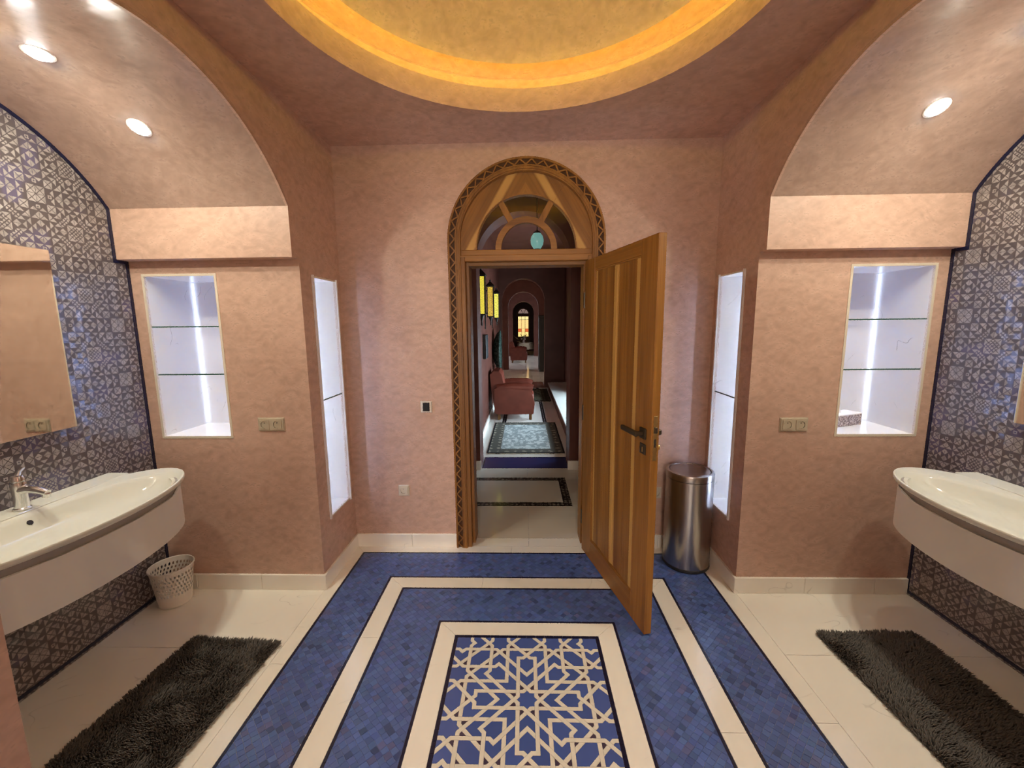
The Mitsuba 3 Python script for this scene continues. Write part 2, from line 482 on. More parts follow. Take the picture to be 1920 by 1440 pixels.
dome_c = (0.0, 1.528)
circ = Point(dome_c).buffer(0.912, 64)
struct('ceiling', ext(sbox(XL - 0.012, YB - 0.012, XR + 0.012, YF + 0.012).difference(circ), ZC, ZC + 0.117, 'z'), 'm_plaster', 'flat brown plaster ceiling with a round opening', smooth=30)
prof = [(0.95, ZC + 0.112), (1.0, ZC + 0.112), (1.0, 2.945), (0.996, 2.950), (1.003, 2.956), (1.0, 2.962)] + [(1.0 - 0.10 * (1 - math.cos(a)), 2.985 + 0.10 * math.sin(a)) for a in np.linspace(0, PI / 2, 10)] + [(0.6, 3.085)]
struct('ceiling_cove', lathe(prof, 128, *dome_c), 'm_plaster', 'round amber lit cove above the ceiling opening', smooth=30)
pr_d = [(0.0001, 3.115)] + [(r, 2.945 + 0.17 * (1 - (r / 0.85) ** 2)) for r in np.linspace(0.05, 0.85, 24)] + [(0.856, 2.95), (0.856, 2.972), (0.83, 2.972), (0.83, 3.03), (0.5, 3.14), (0.0001, 3.17)]
struct('ceiling_dome', lathe(pr_d, 128, *dome_c), 'm_plaster', 'shallow plaster dome hanging inside the round cove', smooth=30)
strip = lathe([(0.842, 2.985), (0.842, 3.013)], 128, *dome_c)
put('cove_light_strip', strip, 'm_led_backing', 'amber light strip hidden behind the rim of the ceiling dome', 'light strip', emitter=em(COVE, 3))

put('cove_light_strip', lathe([(0.962, 2.8565), (0.962, 2.870)][::-1], 128, *dome_c), 'm_led_backing', 'unseen second amber light strip on the ledge, placed to light the dome and ring', 'light strip', emitter=em(COVE_LOW, 6))

# front wall with the arched doorway
SILL, ZS, RO, RI = 2.134, 2.134, 0.512, 0.414
door_hole = arch_poly(DCX, 0.455, ZS)
struct('wall_front', ext(sbox(XL - 0.012, -0.05, XR + 0.012, ZC + 0.02).difference(door_hole), YF, YF + 0.20, 'y'), 'm_plaster', 'pink plaster front wall around the arched wooden doorway')
back_hole = sbox(-0.58, -0.1, 0.60, 2.3)
struct('wall_back', ext(sbox(XL - 0.012, -0.05, XR + 0.012, ZC + 0.02).difference(back_hole), YB - 0.225, YB, 'y'), 'm_plaster', 'plaster wall behind the viewer')
PB = -2.6  # passage out of view, deep so its window misses the alcove ends
struct('wall_passage', cat_([bx(-1.3, -1.29, PB, YB - 0.22, -0.05, 2.6), bx(1.29, 1.3, PB, YB - 0.22, -0.05, 2.6), ext(sbox(-1.3, -0.05, 1.3, 2.6).difference(sbox(-0.62, 0.8, 0.64, 2.15)), PB - 0.02, PB, 'y'), bx(-1.3, 1.3, PB, YB - 0.22, 2.55, 2.56)]), 'm_plaster', 'unseen passage behind the viewer leading to the unseen window')
k = root('window', 'unseen window behind the viewer, placed to light the front wall', kind='structure')
wf = sbox(-0.62, 0.8, 0.64, 2.15)
wh = [sbox(-0.56, 0.86, -0.02, 2.09), sbox(0.04, 0.86, 0.58, 2.09)]
put(k + '__frame', ext(wf.difference(unary_union(wh)), PB - 0.05, PB + 0.01, 'y'), 'm_wood_v')
for g in wh:
    b_ = g.bounds
    put(k + '__pane', (np.array([[b_[0], PB - 0.03, b_[1]], [b_[2], PB - 0.03, b_[1]], [b_[2], PB - 0.03, b_[3]], [b_[0], PB - 0.03, b_[3]]]), np.array([[0, 2, 1], [0, 3, 2]])), 'm_led_backing', emitter=em(UNSEEN_BACK_WINDOW, 3))

# skirting of pale marble, in pieces
def skirting(name, label, runs):
    k = root(name, label, kind='structure')
    for r in runs:
        put(k + '__skirting_tile', bx(*r, 0.0, 0.0986, 0.0022), 'm_marble', fast=True)
G = 0.0008
def cuts(a, b, at):
    e = [a] + [x for x in at if a < x < b] + [b]
    return [(p + G, q - G) for p, q in zip(e[:-1], e[1:])]
skirting('baseboard_left', 'pale marble skirting of the left alcove end and left side wall',
         [(p, q, YE - 0.0145, YE + 0.001) for p, q in cuts(TL + 0.004, XL + 0.015, [-2.017, -1.614])] + [(XL - 0.001, XL + 0.0145, p, q) for p, q in cuts(YE - 0.0125, YF - 0.015, [])])
skirting('baseboard_right', 'pale marble skirting of the right alcove end and right side wall',
         [(p, q, YE - 0.0145, YE + 0.001) for p, q in cuts(XR - 0.015, TR - 0.004, [1.652, 2.057])] + [(XR - 0.0145, XR + 0.001, p, q) for p, q in cuts(YE - 0.0125, YF - 0.015, [])])
skirting('baseboard_front', 'pale marble skirting along the front wall',
         [(p, q, YF - 0.0145, YF + 0.001) for p, q in cuts(XL + 0.0005, DCX - RO - 0.002, [-0.819])] + [(p, q, YF - 0.0145, YF + 0.001) for p, q in cuts(DCX + RO + 0.002, XR - 0.0005, [0.95])])

# ------------------------------------------------------------------ floor pieces
def slab(key, poly, material, z=0.0, thick=0.006, gap=0.0010, color=None, kind=None):
    p = poly.buffer(-gap, join_style=2)
    if p.is_empty: return
    for g in getattr(p, 'geoms', [p]):
        if g.area < 2e-5: continue
        m = ext(g, z - thick, z, 'z')
        col = None if color is None else np.tile(color, (len(m.vertices), 1))
        put(key, m, material, fast=True, color=col, kind=kind)

H = dict(outer=1.1587, w1o=0.8628, w1i=0.7612, w2o=0.4642, w2i=0.371, pan=0.3535)
NB = 0.0125                                                        # width of the dark border tiles
def sq(hh): return sbox(FC[0] - hh, FC[1] - hh, FC[0] + hh, FC[1] + hh)
view_ok = lambda p: (lambda q: -20 < q[0] < 1940 and q[1] < 1500)(pix(p))

# blue tiles, two bands
s_t = 0.0265
Nn = 64
gv = {}
jit = np.random.default_rng(3)
for i in range(-Nn, Nn + 1):
    for j in range(-Nn, Nn + 1):
        gv[i, j] = np.array([(i - j), (i + j)]) * s_t / math.sqrt(2) + jit.uniform(-0.0023, 0.0023, 2) + FC
bands = [(sq(H['outer'] - NB), sq(H['w1o'] + NB)), (sq(H['w1i'] - NB), sq(H['w2o'] + NB))]
tiles = []
for bo, bi in bands:
    region = bo.difference(bi)
    shapely.prepare(region)
    x0, y0, x1, y1 = bo.bounds
    for (i, j), p in gv.items():
        if (i + 1, j + 1) not in gv: continue
        c = (p + gv[i + 1, j + 1]) / 2
        if not (x0 - 0.03 < c[0] < x1 + 0.03 and y0 - 0.03 < c[1] < y1 + 0.03): continue
        quad = Polygon([p, gv[i + 1, j], gv[i + 1, j + 1], gv[i, j + 1]])
        if not region.contains(quad):
            if not region.intersects(quad): continue
            quad = quad.intersection(region)
            if quad.geom_type != 'Polygon' or quad.area < 6e-5: continue
        tiles.append(quad.buffer(-0.00055, join_style=2))
tiles = [q for q in tiles if q.geom_type == 'Polygon' and q.area > 4e-5]


def tile_mesh(q, r):
    c = np.array(q.exterior.coords)[:-1]
    if not q.exterior.is_ccw: c = c[::-1]
    n = len(c)
    mid = c.mean(0)
    tilt = r.normal(0, 0.011, 2)
    top = mid + (c - mid) * 0.93
    zt = (top - mid) @ tilt + r.uniform(-0.0003, 0.0003)
    v = np.vstack([np.c_[c, np.full(n, -0.004)], np.c_[c, np.clip(zt - 0.0006, -0.003, 0.001)], np.c_[top, zt], [[mid[0], mid[1], float(zt.mean())]]])
    f = []
    for i in range(n):
        j = (i + 1) % n
        for a in (0, n):
            f += [[a + i, a + j, a + n + j], [a + i, a + n + j, a + n + i]]
        f.append([2 * n + i, 2 * n + j, 3 * n])
    return v, np.array(f)


def blue(r):
    b = np.array([0.074, 0.127, 0.345])
    k = r.uniform(0.80, 1.16)
    if r.random() < 0.05: return np.array([0.10, 0.12, 0.29]) * r.uniform(0.8, 1.1)
    if r.random() < 0.08: k *= 0.62
    return b * k * r.uniform(0.93, 1.07, 3)


order = sorted(range(len(tiles)), key=lambda i: (0 if view_ok((*tiles[i].centroid.coords[0], 0)) else 1, np.hypot(*tiles[i].centroid.coords[0])))
V, F, C, at = [], [], [], 0
tr = np.random.default_rng(5)
for k, i in enumerate(order):
    v, f = tile_mesh(tiles[i], tr)
    col = np.tile(blue(tr), (len(v), 1))
    if k < 298:
        put('floor__blue_tile', (v, f), 'm_zellige', fast=True, color=col)
    else:
        V.append(v); F.append(f + at); C.append(col); at += len(v)
put('floor__blue_tile_field', (np.vstack(V), np.vstack(F)), 'm_zellige', kind='stuff', color=np.vstack(C))

# white marble strips with mitred corners
def strip_ring(ho, hi, joints):
    for k in range(4):
        a = k * PI / 2
        R = np.array([[math.cos(a), -math.sin(a)], [math.sin(a), math.cos(a)]])
        quad = Polygon([FC + R @ np.array(p) for p in ((-ho, ho), (ho, ho), (hi, hi), (-hi, hi))])
        cut = [quad]
        for axis, val, side in joints:
            if side != k: continue
            nxt = []
            for g in cut:
                b0 = sbox(-9, -9, val, 9) if axis == 0 else sbox(-9, -9, 9, val)
                nxt += [g.intersection(b0), g.difference(b0)]
            cut = nxt
        for g in cut: slab('floor__marble_strip', g, 'm_marble')
strip_ring(H['w1o'], H['w1i'], [(0, -0.266, 0), (1, 1.918, 1), (1, 1.278, 1), (1, 1.44, 3), (0, 0.534, 0)])
strip_ring(H['w2o'], H['w2i'], [])
# dark border tiles along the strips
def border_run(hh, w, key, length, single, kind=None):
    ms = []
    for k in range(4):
        a = k * PI / 2
        R = np.array([[math.cos(a), -math.sin(a)], [math.sin(a), math.cos(a)]])
        n = max(1, round(2 * hh / length))
        for i in range(n):
            u0, u1 = -hh + 2 * hh * i / n, -hh + 2 * hh * (i + 1) / n
            v0 = hh - w
            pts = [(max(u0, -hh), hh), (min(u1, hh), hh), (min(u1, hh - w), hh - w) if i == n - 1 else (u1, hh - w), (max(u0, -hh + w), hh - w) if i == 0 else (u0, hh - w)]
            g = Polygon([FC + R @ np.array(p) for p in pts]).buffer(-0.0006, join_style=2)
            m = ext(g, -0.005, 0.0, 'z')
            if single: put(key, m, 'm_navy', fast=True)
            else: ms.append(m)
    if not single: put(key, cat_(ms), 'm_navy', kind='stuff')
border_run(H['w2i'], H['w2i'] - H['pan'], 'floor__navy_tile', 0.0455, True)
for hh in (H['outer'], H['w1o'] + NB, H['w1i'], H['w2o'] + NB):
    border_run(hh, NB, 'floor__navy_border', 0.06, False)

# the star panel: pale straps woven over blue pieces
a_, k_, p_, q_ = 0.04, 0.04 * math.tan(PI / 8), 0.132, 0.317
t_ = a_ * math.sqrt(2)
m_ = q_ - p_ + t_
E_ = 0.42
strA = [(p_ - a_, E_), (p_ - a_, q_ + k_), (-k_, m_ - k_), (-a_, m_ - k_), (-a_, k_), (-(t_ + p_), -p_), (-(p_ + a_), -p_ - (t_ - a_)), (-(p_ + a_), -(q_ - k_)), (-(p_ + a_) - 0.09, -(q_ - k_) - 0.09)]
strB = [(-E_, q_ - a_), (-q_ - k_, q_ - a_), (-q_, q_ - t_), (-q_ + k_, q_ - a_), (-p_ - k_, q_ - a_), (0, q_ - t_ - p_), (p_ + k_, q_ - a_), (q_ - k_, q_ - a_), (q_, q_ - t_), (q_ + k_, q_ - a_), (E_, q_ - a_)]
strC = [(-p_ + a_ + k_ + 0.06, q_ - k_ + 0.06 + k_), (-(p_ - a_), q_ - k_), (-(p_ - a_), p_ - a_), (-(q_ - k_), p_ - a_), (-(q_ - k_) - 0.07, p_ - a_ - 0.07)]
strC[0] = (-(p_ - a_) + 0.07, q_ - k_ + 0.07)
strD = [(-(p_ - k_), q_ - a_), (p_ - k_, q_ - a_), (q_ - a_, p_ - k_), (q_ - a_, -(p_ - k_)), (p_ - k_, -(q_ - a_)), (-(p_ - k_), -(q_ - a_)), (-(q_ - a_), -(p_ - k_)), (-(q_ - a_), p_ - k_), (-(p_ - k_), q_ - a_)]
strE = [(-(p_ + a_), E_), (-(p_ + a_), q_ + k_), (-(q_ + k_), p_ + a_), (-E_, p_ + a_)]
straps = []
def d4(pts, mirror=True, n=4):
    for f in ((1, -1) if mirror else (1,)):
        for k in range(n):
            a = k * PI / 2
            c, s = round(math.cos(a)), round(math.sin(a))
            straps.append(LineString([(c * f * x - s * y, s * f * x + c * y) for x, y in pts]))
d4(strA); d4(strB, False); d4(strC, False); d4(strD, False, 1); d4(strE, False)
panel = sbox(-H['pan'], -H['pan'], H['pan'], H['pan'])
W2 = 0.0088
done, pieces = None, []
polys = [l.buffer(W2, cap_style=2, join_style=2, mitre_limit=3).intersection(panel) for l in straps]
for i, g in enumerate(polys):
    rest = g if done is None else g.difference(done)
    pieces += [x for x in getattr(rest, 'geoms', [rest]) if x.geom_type == 'Polygon' and x.area > 1.2e-5]
    done = g if done is None else done.union(g)
sh = lambda g: shapely.affinity.translate(g, FC[0], FC[1])
import shapely.affinity
for g in pieces:
    slab('floor__star_strap', sh(g), 'm_strap', gap=0.0006, z=0.0002)
for g in panel.difference(done).geoms:
    if g.area > 1e-5:
        small = g.area < 4e-4
        base = np.array([0.062, 0.104, 0.335]) * (0.9 + 0.2 * tr.random()) if not small else np.array([0.055, 0.042, 0.075]) * (0.9 + 0.3 * tr.random())
        slab('floor__star_tile', sh(g), 'm_zellige', gap=0.0004, color=base)

# marble field around the pattern and in the alcoves
fld = [sbox(XL, FC[1] + H['outer'], XR, YF)]
top = sbox(XL + 0.0, FC[1] + H['outer'], XR, YF)
ring_o = sbox(XL, FC[1] - H['outer'] - (YF - FC[1] - H['outer']), XR, YF)
corner = H['outer']
for k, poly in enumerate([
        Polygon([(FC[0] - corner, FC[1] + corner), (FC[0] + corner, FC[1] + corner), (XR, YF), (XL, YF)]),
        Polygon([(FC[0] - corner, FC[1] + corner), (XL, YF), (XL, 0.33), (FC[0] - corner, FC[1] - corner)]),
        Polygon([(FC[0] + corner, FC[1] + corner), (XR, YF), (XR, 0.33), (FC[0] + corner, FC[1] - corner)]),
        Polygon([(FC[0] - corner, FC[1] - corner), (FC[0] + corner, FC[1] - corner), (XR, 0.33), (XL, 0.33)])]):
    js = {0: [(0, -0.096), (0, 0.75)], 1: [(1, 1.743), (1, 1.0)], 2: [(1, 1.486), (1, 0.8)], 3: [(0, 0.0)]}[k]
    gs = [poly]
    for ax, val in js:
        b0 = sbox(-9, -9, val, 99) if ax == 0 else sbox(-9, -9, 9, val)
        gs = [x for g in gs for x in (g.intersection(b0), g.difference(b0)) if not x.is_empty]
    for g in gs: slab('floor__marble_slab', g, 'm_marble')
for side, s, xw, tw in NL:
    a, b = sorted((xw, tw))
    for y0, y1 in ((YN, 1.20), (1.20, 1.835), (1.835, YE)):
        slab('floor__marble_slab', sbox(a, y0, b, y1), 'm_marble')
slab('floor__marble_slab', sbox(-1.3, -2.6, 1.3, 0.33), 'm_marble')
# threshold under the door, lobby field
for x0, x1 in ((-0.44, 0.03), (0.03, 0.485)):
    slab('floor__threshold_slab', sbox(x0, YF, x1, 2.93), 'm_marble')
LB = (-1.35, 0.425, 3.49, 4.18)                                  # lobby border rectangle outer
rect = sbox(LB[0], LB[2], LB[1], LB[3]); rin = sbox(LB[0] + 0.075, LB[2] + 0.08, LB[1] - 0.075, LB[3] - 0.08)
for x0, x1 in ((-2.3, -0.9), (-0.9, 0.03), (0.03, 1.6)):
    for y0, y1 in ((2.93, 3.49), (3.49, 4.18), (4.18, 4.445)):
        g = sbox(x0, y0, x1, y1).difference(rect)
        if not g.is_empty: slab('floor__lobby_slab', g, 'm_hall_marble')
for x0, x1 in ((LB[0] + 0.075, -0.5), (-0.5, LB[1] - 0.075)):
    slab('floor__lobby_slab', sbox(x0, LB[2] + 0.08, x1, LB[3] - 0.08), 'm_hall_marble')
put('floor__lobby_border', cat_([ext(g.buffer(-0.0005), -0.004, 0, 'z') for x in np.arange(LB[0], LB[1] - 0.01, 0.148) for g in [sbox(x, LB[2], x + 0.148, LB[3]).intersection(rect.difference(rin))] if not g.is_empty]), 'm_border', 'black border with pale triangles', kind='stuff')

# ------------------------------------------------------------------ niches with shelves and light strips
def niche(kindname, label, x0, x1, y0, y1, z0, z1, open_side):
    k = root('wall_niche', label, kind='structure')
    t = 0.012
    P = dict(back=None)
    sides = {'left': bx(x0 - t, x0, y0, y1, z0 - t, z1 + t), 'right': bx(x1, x1 + t, y0, y1, z0 - t, z1 + t), 'front': bx(x0 - t, x1 + t, y0 - t, y0, z0 - t, z1 + t), 'far': bx(x0 - t, x1 + t, y1, y1 + t, z0 - t, z1 + t)}
    for nm, m in sides.items():
        if nm != open_side: put(k + '__marble_panel', m, 'm_niche')
    put(k + '__marble_panel', bx(x0, x1, y0, y1, z0 - t, z0), 'm_niche')
    put(k + '__marble_panel', bx(x0, x1, y0, y1, z1, z1 + t), 'm_niche')
    return k


def shelf(label, x0, x1, y0, y1, z, edge, group):
    k = root('glass_shelf', label, 'shelf', group)
    put(k + '__glass', cat_([bx(x0, x1, y0, y1, z - 0.003, z - 0.0028)]), 'm_pane')
    if edge == 'y': put(k + '__front_edge', bx(x0, x1, y0 - 0.002, y0, z - 0.004, z + 0.003), 'm_glass_edge', 'dark green polished glass edge')
    else: put(k + '__front_edge', bx(edge, edge + 0.002, y0, y1, z - 0.004, z + 0.003), 'm_glass_edge', 'dark green polished glass edge')


def led(label, m, group=None, power=NICHE):
    k = root('light_strip', label, 'light strip', group)
    put(k + '__strip', m, 'm_led_backing', emitter=em(power, 2 if power is not NICHE_SEEN else 0.3))
    return k


for side, s, xw, tw in NL:
    nx = (-2.112, -1.712) if s < 0 else (1.753, 2.178)
    y1 = 2.655
    k = niche('front', f'white marble lined niche with two glass shelves in the {side} alcove end wall', nx[0], nx[1], YE + 0.002, y1, 0.968, 1.885, 'front')
    fr = sbox(nx[0] - 0.012, 0.956, nx[1] + 0.012, 1.897).difference(sbox(nx[0] + 0.001, 0.969, nx[1] - 0.001, 1.884))
    put(k + '__frame', ext(fr, YE - 0.003, YE + 0.003, 'y'), 'm_frame_cream', 'thin cream edging')
    for z, w in ((1.606, 'upper'), (1.334, 'lower')):
        shelf(f'{w} clear glass shelf in the {side} alcove niche', nx[0] + 0.006, nx[1] - 0.006, YE + 0.006, y1 - 0.004, z, 'y', 'glass shelves in the front niches')
    cx = nx[0] + 0.006 if s < 0 else nx[1] - 0.006
    lk = led(f'bright vertical light strip in the back corner of the {side} alcove niche', bx(cx - 0.0035, cx + 0.0035, y1 - 0.009, y1 - 0.002, 0.975, 1.88), 'light strips in the front niches', NICHE_SEEN)
    # diodes as little lenses along the strip
    hx = nx[1] - 0.008 if s < 0 else nx[0] + 0.008
    led(f'unseen light strip placed inside the front edge to brighten the {side} alcove niche', bx(hx - 0.003, hx + 0.003, YE + 0.016, YE + 0.022, 1.03, 1.875), None, NICHE_FRONT)
    beads = [moved(trimesh.creation.icosphere(subdivisions=0, radius=0.004), trimesh.transformations.translation_matrix([cx - s * 0.006, y1 - 0.013, z])) for z in np.arange(0.985, 1.88, 0.0165)]
    put(lk + '__diode_row', cat_(beads), 'm_led_backing', kind='stuff', emitter=em([x * 2 for x in NICHE_SEEN], 0.05))
    # narrow niche in the side wall
    xa, xb = sorted((xw + s * 0.001, xw + s * 0.36))
    k = niche('side', f'tall narrow white marble niche in the {side} side wall beside the front wall', xa, xb, SN[0], SN[1], SN[2], SN[3], 'right' if s < 0 else 'left')
    fr = sbox(SN[0] - 0.008, SN[2] - 0.008, SN[1] + 0.008, SN[3] + 0.008).difference(sbox(SN[0] + 0.001, SN[2] + 0.001, SN[1] - 0.001, SN[3] - 0.001))
    q = sorted((xw - s * 0.002, xw + s * 0.004))
    put(k + '__frame', ext(fr, q[0], q[1], 'x'), 'm_frame_cream', 'thin cream edging')
    shelf(f'clear glass shelf in the tall narrow niche of the {side} side wall', xa + 0.004, xb - 0.004, SN[0] + 0.004, SN[1] - 0.004, 1.150, xw + s * 0.004, 'glass shelves in the side niches')
    xs = xw + s * 0.35
    led(f'light strip in the hidden corner of the narrow {side} wall niche', bx(xs - 0.004, xs + 0.004, SN[0] + 0.004, SN[0] + 0.012, SN[2] + 0.01, SN[3] - 0.01), 'light strips in the side niches')

# tissue box
d1, d2 = np.array([0.935, 0.355]), np.array([-0.355, 0.935])
M = np.eye(4); M[:2, 0], M[:2, 1] = d1, d2
c0 = np.array([2.072, 2.543]) - d1 * 0.125 + d2 * 0.05
M[:2, 3] = c0
tb = root('tissue_box', 'small patterned tissue box with a white tissue in the right alcove niche', 'tissue box')
put(tb + '__carton', moved(bx(-0.125, 0.125, -0.05, 0.05, 0.969, 1.034, 0.003), M), 'm_tissue_box')
put(tb + '__lid', moved(bx(-0.126, 0.126, -0.051, 0.051, 1.034, 1.042, 0.002), M), 'm_tissue')
u = np.linspace(-1, 1, 21)
vs, fs = [], []
for i, a in enumerate(np.linspace(0, 1, 9)):
    for b in u:
        vs.append([-0.04 + b * (0.055 * (1 - a) + 0.008) + 0.012 * a * math.sin(3 * b), 0.012 * math.sin(b * 7 + a * 2) * (0.4 + a), 1.042 + 0.075 * a * (1 - 0.35 * abs(b)) ])
for i in range(8):
    for j in range(20):
        p = i * 21 + j
        fs += [[p, p + 1, p + 22], [p, p + 22, p + 21]]
put(tb + '__tissue', moved(trimesh.Trimesh(vs, fs, process=False), M), 'm_tissue', 'white paper tissue pulled out of the top', smooth=True)

# ------------------------------------------------------------------ vault downlights
wl = {('left', 1): 'first round downlight in the left vault, nearest the end wall', ('left', 0): 'second round downlight in the left vault, nearer the viewer',
      ('right', 1): 'round downlight in the right vault above the lit niche',
      ('right', 0): 'second round downlight in the right vault, cut by the picture edge', ('left', 2): 'unseen third round downlight in the left vault, placed to light the front wall', ('right', 2): 'unseen third round downlight in the right vault, placed to light the front wall'}
for side, s, xw, tw in NL:
    for i, yy in enumerate((1.609, 1.952, 1.266)):  # third lamp is out of view, placed to light the front wall
        xx = (-1.749, -1.71, -1.735)[i] if s < 0 else 1.757
        if s > 0 and i == 0: yy = 1.585
        a = math.acos((yy - AY) / AR)
        pos = np.array([xx, AY + AR * math.cos(a), AZ + AR * math.sin(a)])
        nrm = np.array([0, -math.cos(a), -math.sin(a)])
        M = np.eye(4)
        zx = np.array([1.0, 0, 0]); yx = np.cross(nrm, zx)
        M[:3, 0], M[:3, 1], M[:3, 2], M[:3, 3] = zx, yx, nrm, pos
        k = root('ceiling_downlight', wl.get((side, i), 'round downlight in the right vault at the picture edge'), 'downlight', 'downlights in the alcove vaults')
        put(k + '__trim_ring', moved(lathe([(0.036, -0.01), (0.036, 0.003), (0.044, 0.003), (0.047, 0.0), (0.047, -0.008)], 32), M), 'm_lamp_trim', smooth=30)
        put(k + '__lens', moved(lathe([(0.0351, 0.001), (0.032, 0.008), (0.024, 0.013), (0.012, 0.0155), (0.0001, 0.016)], 32), M), 'm_led_backing', 'glowing white lens', smooth=True,
            emitter=em([x * (1.3, 0.46, 1.55)[i] for x in LAMP], (4, 3, 5)[i]))

# ------------------------------------------------------------------ doorway
k = root('door_frame', 'carved wooden arched door frame with fanlight in the front wall', 'door frame')
A = lambda r: arch_poly(DCX, r, ZS, 0.0, 64)
def astrip(r1, r0): return A(r1).difference(arch_poly(DCX, r0, ZS, -0.2, 64))
put(k + '__casing', ext(astrip(RO, 0.448), YF - 0.012, YF + 0.001, 'y'), 'm_casing', 'dark carved casing ground')
put(k + '__outer_fillet', ext(astrip(RO + 0.002, 0.503), YF - 0.026, YF - 0.01, 'y'), 'm_wood_v')
mm = [ext(astrip(0.5045, 0.5015), YF - 0.02, YF, 'y')]
for r1, r0, yy in ((0.466, 0.458, 0.028), (0.458, 0.449, 0.024), (0.449, 0.441, 0.030), (0.441, 0.432, 0.022)):
    mm.append(ext(astrip(r1, r0), YF - yy, YF + 0.02, 'y'))
put(k + '__moulding', cat_(mm), 'm_wood_v', 'stepped inner moulding')
# zigzag carving
def path_pt(d, off):
    r = 0.4845
    Ls, La = ZS, PI * r
    if d < Ls: return (DCX - r - off, d)
    if d < Ls + La:
        a = PI - (d - Ls) / r
        return (DCX + (r + off) * math.cos(a), ZS + (r + off) * math.sin(a))
    return (DCX + r + off, ZS - (d - Ls - La))
tot = 2 * ZS + PI * 0.4845
nz = int(tot / 0.037)
zz = []
for ph in (0,):
    for i in range(nz):
        o0, o1 = (0.0165, -0.0165) if (i + ph) % 2 else (-0.0165, 0.0165)
        if ph: o0, o1 = o0 * 0.45, o1 * 0.45
        p, q = path_pt(tot * i / nz, o0), path_pt(tot * (i + 1) / nz, o1)
        zz.append(bar((p[0], YF - 0.017, p[1]), (q[0], YF - 0.017, q[1]), 0.0085, 0.012, up=(0, 1, 0)))
put(k + '__zigzag_carving', cat_(zz), 'm_wood_v', 'raised zigzag carving')
jo = arch_poly(DCX, 0.455, ZS, 0.0, 64)
for sx in (-1, 1):
    xs = sorted((DCX + sx * 0.432, DCX + sx * 0.404))
    put(k + '__jamb', bx(xs[0], xs[1], YF - 0.012, YF + 0.19, 0.0, 2.04, 0.002), 'm_wood_v')
    xs = sorted((DCX + sx * 0.404, DCX + sx * 0.384))
    put(k + '__door_stop', bx(xs[0], xs[1], YF + 0.045, YF + 0.19, 0.0, 2.02, 0.002), 'm_wood_v')
put(k + '__arch_lining', ext(astrip(0.4545, 0.432).intersection(sbox(-2, 2.03, 2, 3)), YF + 0.0, YF + 0.19, 'y'), 'm_wood_h')
put(k + '__transom_bar', bx(DCX - 0.450, DCX + 0.450, YF - 0.008, YF + 0.15, 2.012, 2.052, 0.003), 'm_wood_h')
put(k + '__transom_bar', bx(DCX - 0.434, DCX + 0.434, YF + 0.01, YF + 0.13, 2.050, 2.088, 0.003), 'm_wood_h')
put(k + '__door_stop', bx(DCX - 0.404, DCX + 0.404, YF + 0.045, YF + 0.19, 1.99, 2.012, 0.002), 'm_wood_h')
# fanlight
ZF = 2.088
def half(r, rz=None, z0=ZF): return Polygon([(DCX + 0.0 + r * math.cos(a), z0 + (rz or r) * math.sin(a)) for a in np.linspace(0, PI, 64)])
glass_o, ring_o2, ring_i = half(0.326, 0.342), half(0.203, 0.208), half(0.165, 0.168)
board = A(0.434).intersection(sbox(-2, ZF, 2, 3)).difference(glass_o)
seams = [Polygon([(DCX, ZF)] + [(DCX + 2 * math.cos(b), ZF + 2 * math.sin(b)) for b in np.linspace(b0, b1, 8)]) for b0, b1 in ((-0.1, 1.02), (1.02, 2.10), (2.10, PI + 0.1))]
for sm in seams:
    g = board.intersection(sm).buffer(-0.0004)
    put(k + '__fan_board', ext(g, YF + 0.018, YF + 0.058, 'y'), 'm_board')
put(k + '__glazing_ring', ext(ring_o2.difference(ring_i), YF + 0.012, YF + 0.052, 'y'), 'm_wood_h')
for ang in (61, 119):
    a = math.radians(ang)
    d = np.array([math.cos(a), 0, math.sin(a)])
    put(k + '__glazing_bar', bar(np.array([DCX, YF + 0.034, ZF]) + d * 0.2, np.array([DCX, YF + 0.034, ZF]) + d * 0.345, 0.038, 0.034, up=(0, 1, 0)), 'm_wood_v')
put(k + '__bead', ext(half(0.332, 0.348).difference(glass_o).intersection(sbox(-2, ZF, 2, 3)), YF + 0.01, YF + 0.02, 'y'), 'm_wood_h')
pane = [ring_i] + [glass_o.difference(ring_o2).intersection(Polygon([(DCX, ZF)] + [(DCX + math.cos(math.radians(b)), ZF + math.sin(math.radians(b))) for b in np.linspace(b0, b1, 6)])) for b0, b1 in ((-5, 61), (61, 119), (119, 185))]
for g in pane:
    put(k + '__pane', ext(g, YF + 0.034, YF + 0.0342, 'y'), 'm_pane')

# open door leaf, in its own frame: u along the leaf from the hinge, v through its thickness, z up
M = np.eye(4); M[:2, 0], M[:2, 1], M[:2, 3] = DE, DN, HG
if np.linalg.det(M[:3, :3]) < 0: pass
DM = lambda m: moved(m, M)
LW, TH = 0.857, 0.042
k = root('door_1', 'wooden panelled door standing open into the bathroom', 'door')
z0, z1 = 0.008, 2.0
cz = 0.0025
put(k + '__stile', DM(bx(0.0, 0.150, 0, TH, z0, z1, cz)), 'm_wood_v')
put(k + '__stile', DM(bx(0.706, LW, 0, TH, z0, z1, cz)), 'm_wood_v')
put(k + '__rail', DM(bx(0.150, 0.706, 0.0005, TH - 0.0005, 1.925, z1, cz)), 'm_wood_h')
put(k + '__rail', DM(bx(0.150, 0.706, 0.0005, TH - 0.0005, z0, 0.148, cz)), 'm_wood_h')
for u0, u1, v in ((0.150, 0.296, 0.010), (0.296, 0.445, 0.0085), (0.445, 0.575, 0.010), (0.575, 0.706, 0.0085)):
    put(k + '__plank', DM(bx(u0 + 0.0006, u1 - 0.0006, v, TH - v, 0.147, 1.926, 0.0025)), 'm_plank')
